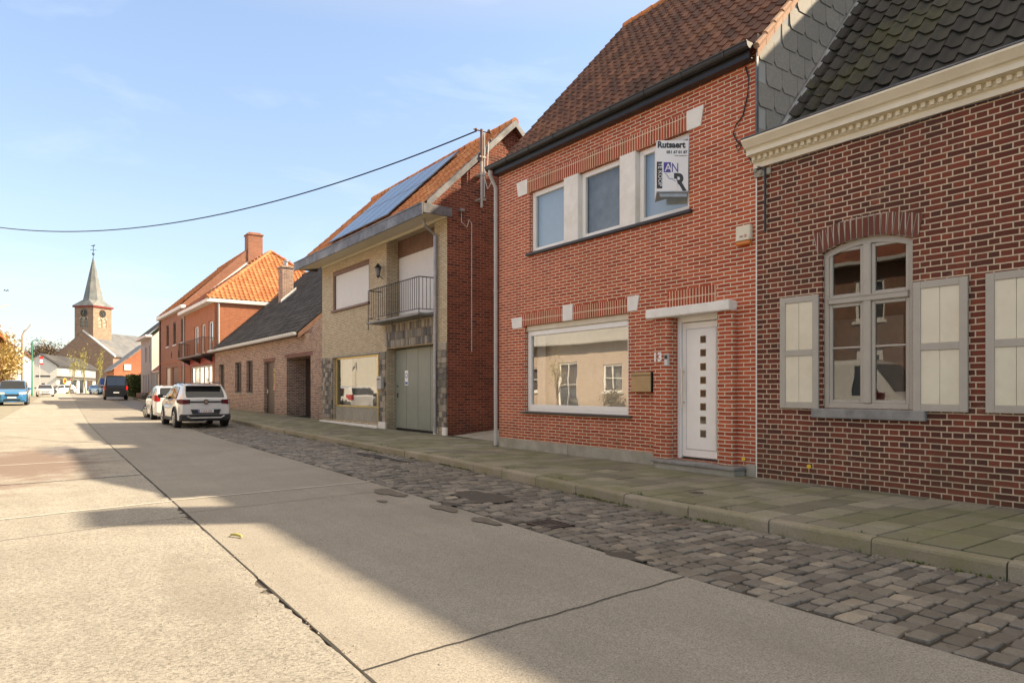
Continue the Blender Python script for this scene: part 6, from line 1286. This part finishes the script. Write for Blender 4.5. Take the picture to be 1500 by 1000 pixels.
g = MB(); g.tube([(-2.135, -.62, .43), (-2.14, -.5, .355), (-2.14, .5, .355), (-2.135, .62, .43)], .03, 6); L('skid_trim', g, M['alloy'], c1)
g = MB(); g.tube([(-1.72, .0, 1.40), (-1.95, -.35, 1.15)], .012, 5); L('wiper', g, M['blk'], c1); g = MB(); g.prism([(-1.60, -.62, 1.53), (-1.60, .62, 1.53), (-1.85, .58, 1.50), (-1.85, -.58, 1.50)], (0, 0, .03)); L('spoiler', g, M['pwhite'], c1)
cy = 34.9; roof = [(-1.95, .95), (-1.9, 1.05), (-1.62, 1.38), (-1.4, 1.46), (-.2, 1.51), (.3, 1.47), (.75, 1.30), (1.25, 1.0), (1.75, .88), (1.92, .7), (1.95, .6)]; belt = [(-1.95, .9), (-1.4, .97), (1.1, .9), (1.4, .9), (1.8, .82), (1.95, .56)]
car('parked_car', 'smaller white hatchback with bright red tail lamp parked ahead of the crossover', 'car', (5.35, cy, gz(cy)), R(88), 3.95, 1.73, roof, belt, M['pwhite'], (-1.22, 1.22), .31, [(-1.3, -.42, (.25, -.0)), (-.36, .62, (0, -.2)), (.66, 1.05, (-.18, -.3))], (-1.90, -1.58, .82), (1.18, .72, .9), dict(rz=.93, rh=.26, rw=.2, fz=.72, pz=.55, fpz=.45, handles=(-.6, .35)), low=.2, steer=.35, cladding=False, group='cars parked along the street')
# blue leisure van facing the camera
bx2, by2 = -.62, 62.0; roof = [(-2.19, 1.0), (-2.15, 1.3), (-2.05, 1.72), (-1.8, 1.80), (.2, 1.82), (.6, 1.76), (1.35, 1.18), (1.95, .98), (2.15, .8), (2.19, .65)]; belt = [(-2.19, .95), (-1.8, 1.08), (1.1, 1.02), (1.5, 1.04), (2.0, .9), (2.19, .6)]
d_ = PD(20, 571, 50.5); 
cb_ = car('parked_car', 'bright blue leisure van facing the camera at the left edge', 'car', (d_.x, d_.y, gz(d_.y)-.35+.0), R(-92), 4.38, 1.81, roof, belt, M['pblue'], (-1.35, 1.36), .33, [(-1.9, -.6, (.1, 0)), (-.5, .5, (0, 0)), (.56, 1.25, (0, -.5))], (-2.14, -2.02, .85), (1.38, .62, .92), dict(rz=1.1, rh=.4, rw=.12, fz=.85, pz=.6, fpz=.55, handles=(-.3, .4)), low=.22, cladding=False, tum=.12, group='cars parked along the street')
cb_.location.z = gz(d_.y)
d_ = PD(66, 571, 84); roof = [(-2.1, .95), (-2.0, 1.1), (-1.5, 1.42), (-.2, 1.47), (.3, 1.42), (1.2, .98), (1.9, .85), (2.1, .6)]; belt = [(-2.1, .9), (-1.4, .95), (1.1, .9), (1.9, .8), (2.1, .55)]
car('parked_car', 'white car facing the camera far down the street near the green lamp', 'car', (d_.x, d_.y, gz(d_.y)), R(-90), 4.2, 1.78, roof, belt, M['pwhite'], (-1.3, 1.3), .32, [(-1.4, -.3, (.2, 0)), (-.2, .9, (0, -.4))], (-2.0, -1.5, .85), (1.18, .34, .9), dict(rz=.9, fz=.72, pz=.55, fpz=.45), low=.2, cladding=False, group='cars parked along the street')
for i, (px, dd, mm, lab) in enumerate([(89, 114, 'pwhite', 'small white car parked before the cafe'), (146, 108, 'pblue', 'dark blue car behind the blue sign near the church')]):
    d_ = PD(px, 571, dd); car('parked_car', lab, 'car', (d_.x, d_.y, gz(d_.y)), R(-70 if i else 200), 4.2, 1.78, roof, belt, M[mm], (-1.3, 1.3), .32, [(-1.4, -.3, (.2, 0)), (-.2, .9, (0, -.4))], (-2.0, -1.5, .85), (1.18, .34, .9), dict(rz=.9, fz=.72, pz=.55, fpz=.45), low=.2, cladding=False, group='cars parked along the street')
# black panel van seen from behind
d_ = PD(169, 571, 68.5); roof = [(-2.7, 1.15), (-2.68, 1.35), (-2.5, 2.28), (-2.4, 2.38), (1.1, 2.36), (1.4, 2.22), (2.0, 1.35), (2.55, 1.05), (2.7, .8)]; belt = [(-2.7, 1.1), (-2.4, 1.22), (1.7, 1.2), (2.5, .95), (2.7, .7)]
v = car('parked_van', 'tall black panel van seen from behind near the hedge', 'van', (d_.x, d_.y, gz(d_.y)), R(86), 5.4, 2.03, roof, belt, M['pblack'], (-1.7, 1.7), .35, [(.9, 1.7, (0, -.3))], (-2.67, -2.51, .95), (1.98, 1.42, .9), dict(rz=1.15, rh=.4, rw=.07, fz=.9, pz=.72, fpz=.55), low=.3, cladding=False, tum=.10)
g = MB(); g.box(-2.715, -2.705, -.01, .01, .5, 2.2); L('door_gap', g, M['dkplast'], v)
# a dark car by the kerb across the street, mirrored in the shop window
roof = [(-2.1, .95), (-2.0, 1.1), (-1.5, 1.42), (-.2, 1.47), (.3, 1.42), (1.2, .98), (1.9, .85), (2.1, .6)]
car('parked_car', 'dark blue car across the street mirrored in the big shop window', 'car', (-2.9, 33, .0), R(-92), 4.2, 1.78, roof, belt if False else [(-2.1, .9), (-1.4, .95), (1.1, .9), (1.9, .8), (2.1, .55)], M['pblack'], (-1.3, 1.3), .32, [(-1.4, -.3, (.2, 0)), (-.2, .9, (0, -.4))], (-2.0, -1.5, .85), (1.18, .34, .9), dict(rz=.9, fz=.72, pz=.55, fpz=.45), low=.2, cladding=False, group='cars parked along the street')
roof = [(-2.7, 1.15), (-2.68, 1.35), (-2.5, 2.2), (-2.4, 2.3), (1.1, 2.28), (1.4, 2.15), (2.0, 1.35), (2.55, 1.05), (2.7, .8)]
car('parked_van', 'white panel van parked across the street and mirrored in the old arched window', 'van', (-2.75, 11.2, 0), R(-90), 5.4, 2.0, roof, [(-2.7, 1.1), (-2.4, 1.22), (1.7, 1.2), (2.5, .95), (2.7, .7)], M['pwhite'], (-1.7, 1.7), .35, [(.9, 1.7, (0, -.3))], (-2.67, -2.51, .9), (1.98, 1.42, .9), dict(rz=1.15, rh=.4, rw=.07, fz=.9, pz=.72, fpz=.55), low=.3, cladding=False, tum=.10)
# ============================================================= camera, light, sky
cam = bpy.data.cameras.new('camera'); co_ = bpy.data.objects.new('camera', cam); C.objects.link(co_); co_.location = (0, 0, H); co_.rotation_euler = (R(90), 0, -TH)
cam.sensor_width = 36; cam.sensor_fit = 'HORIZONTAL'; cam.lens = 24.0; cam.shift_y = (HZ-500)/1500; cam.clip_end = 3000; cam.clip_start = .05; bpy.context.scene.camera = co_
sd_ = Vec((1, -.55, .92)).normalized(); el = math.asin(sd_.z); az = math.atan2(sd_.x, sd_.y)
sun = bpy.data.lights.new('sun', 'SUN'); so_ = bpy.data.objects.new('sun', sun); C.objects.link(so_); so_.rotation_euler = sd_.to_track_quat('Z', 'Y').to_euler(); sun.energy = SUN; sun.angle = R(.6); sun.color = (1, .90, .75)
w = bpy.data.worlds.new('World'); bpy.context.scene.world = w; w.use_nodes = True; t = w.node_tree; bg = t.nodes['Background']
sky = nd(t, 'ShaderNodeTexSky', sky_type='NISHITA'); sky.sun_disc = False; sky.sun_elevation = el; sky.sun_rotation = az; sky.air_density = 1.0; sky.dust_density = 1.2; sky.ozone_density = 1.0; sky.altitude = 0
tc = nd(t, 'ShaderNodeTexCoord'); mp = nd(t, 'ShaderNodeMapping'); mp.inputs['Scale'].default_value = (1.2, 1.2, 4.5); t.links.new(tc.outputs['Generated'], mp.inputs[0])
n1 = nd(t, 'ShaderNodeTexNoise', i_Scale=2.6, i_Detail=9, i_Roughness=.62, i_Distortion=.4); t.links.new(mp.outputs[0], n1.inputs['Vector'])
cl = ramp(t, n1.outputs['Fac'], [(.54, 0.), (.9, .16)])
veil = mixc(t, .22, sky.outputs[0], (2.3, 3.0, 4.1)); cc = mixc(t, cl, veil, (7.0, 7.0, 7.1)); 
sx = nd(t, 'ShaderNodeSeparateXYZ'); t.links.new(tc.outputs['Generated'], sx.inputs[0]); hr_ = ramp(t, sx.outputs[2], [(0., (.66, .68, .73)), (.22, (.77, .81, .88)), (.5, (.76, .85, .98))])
cc = mixc(t, 1.0, cc, hr_, 'MULTIPLY'); cc = mixc(t, ramp(t, sx.outputs[2], [(.46, 0.), (.68, .8)]), cc, (3.1, 2.85, 2.5)); t.links.new(cc, bg.inputs['Color']); bg.inputs['Strength'].default_value = SKY  # sky overhead, above the view, set pale and warm to fill the shade
sc = bpy.context.scene; sc.view_settings.view_transform = 'Standard'; sc.view_settings.look = 'None'; sc.view_settings.gamma = 1; sc.view_settings.exposure = EXPO; sc.view_settings.use_white_balance = True; sc.view_settings.white_balance_temperature = 7700; sc.view_settings.white_balance_tint = 10; sc.render.resolution_x = 1024; sc.render.resolution_y = 682
sc.cycles.max_bounces = 8; sc.cycles.transparent_max_bounces = 12
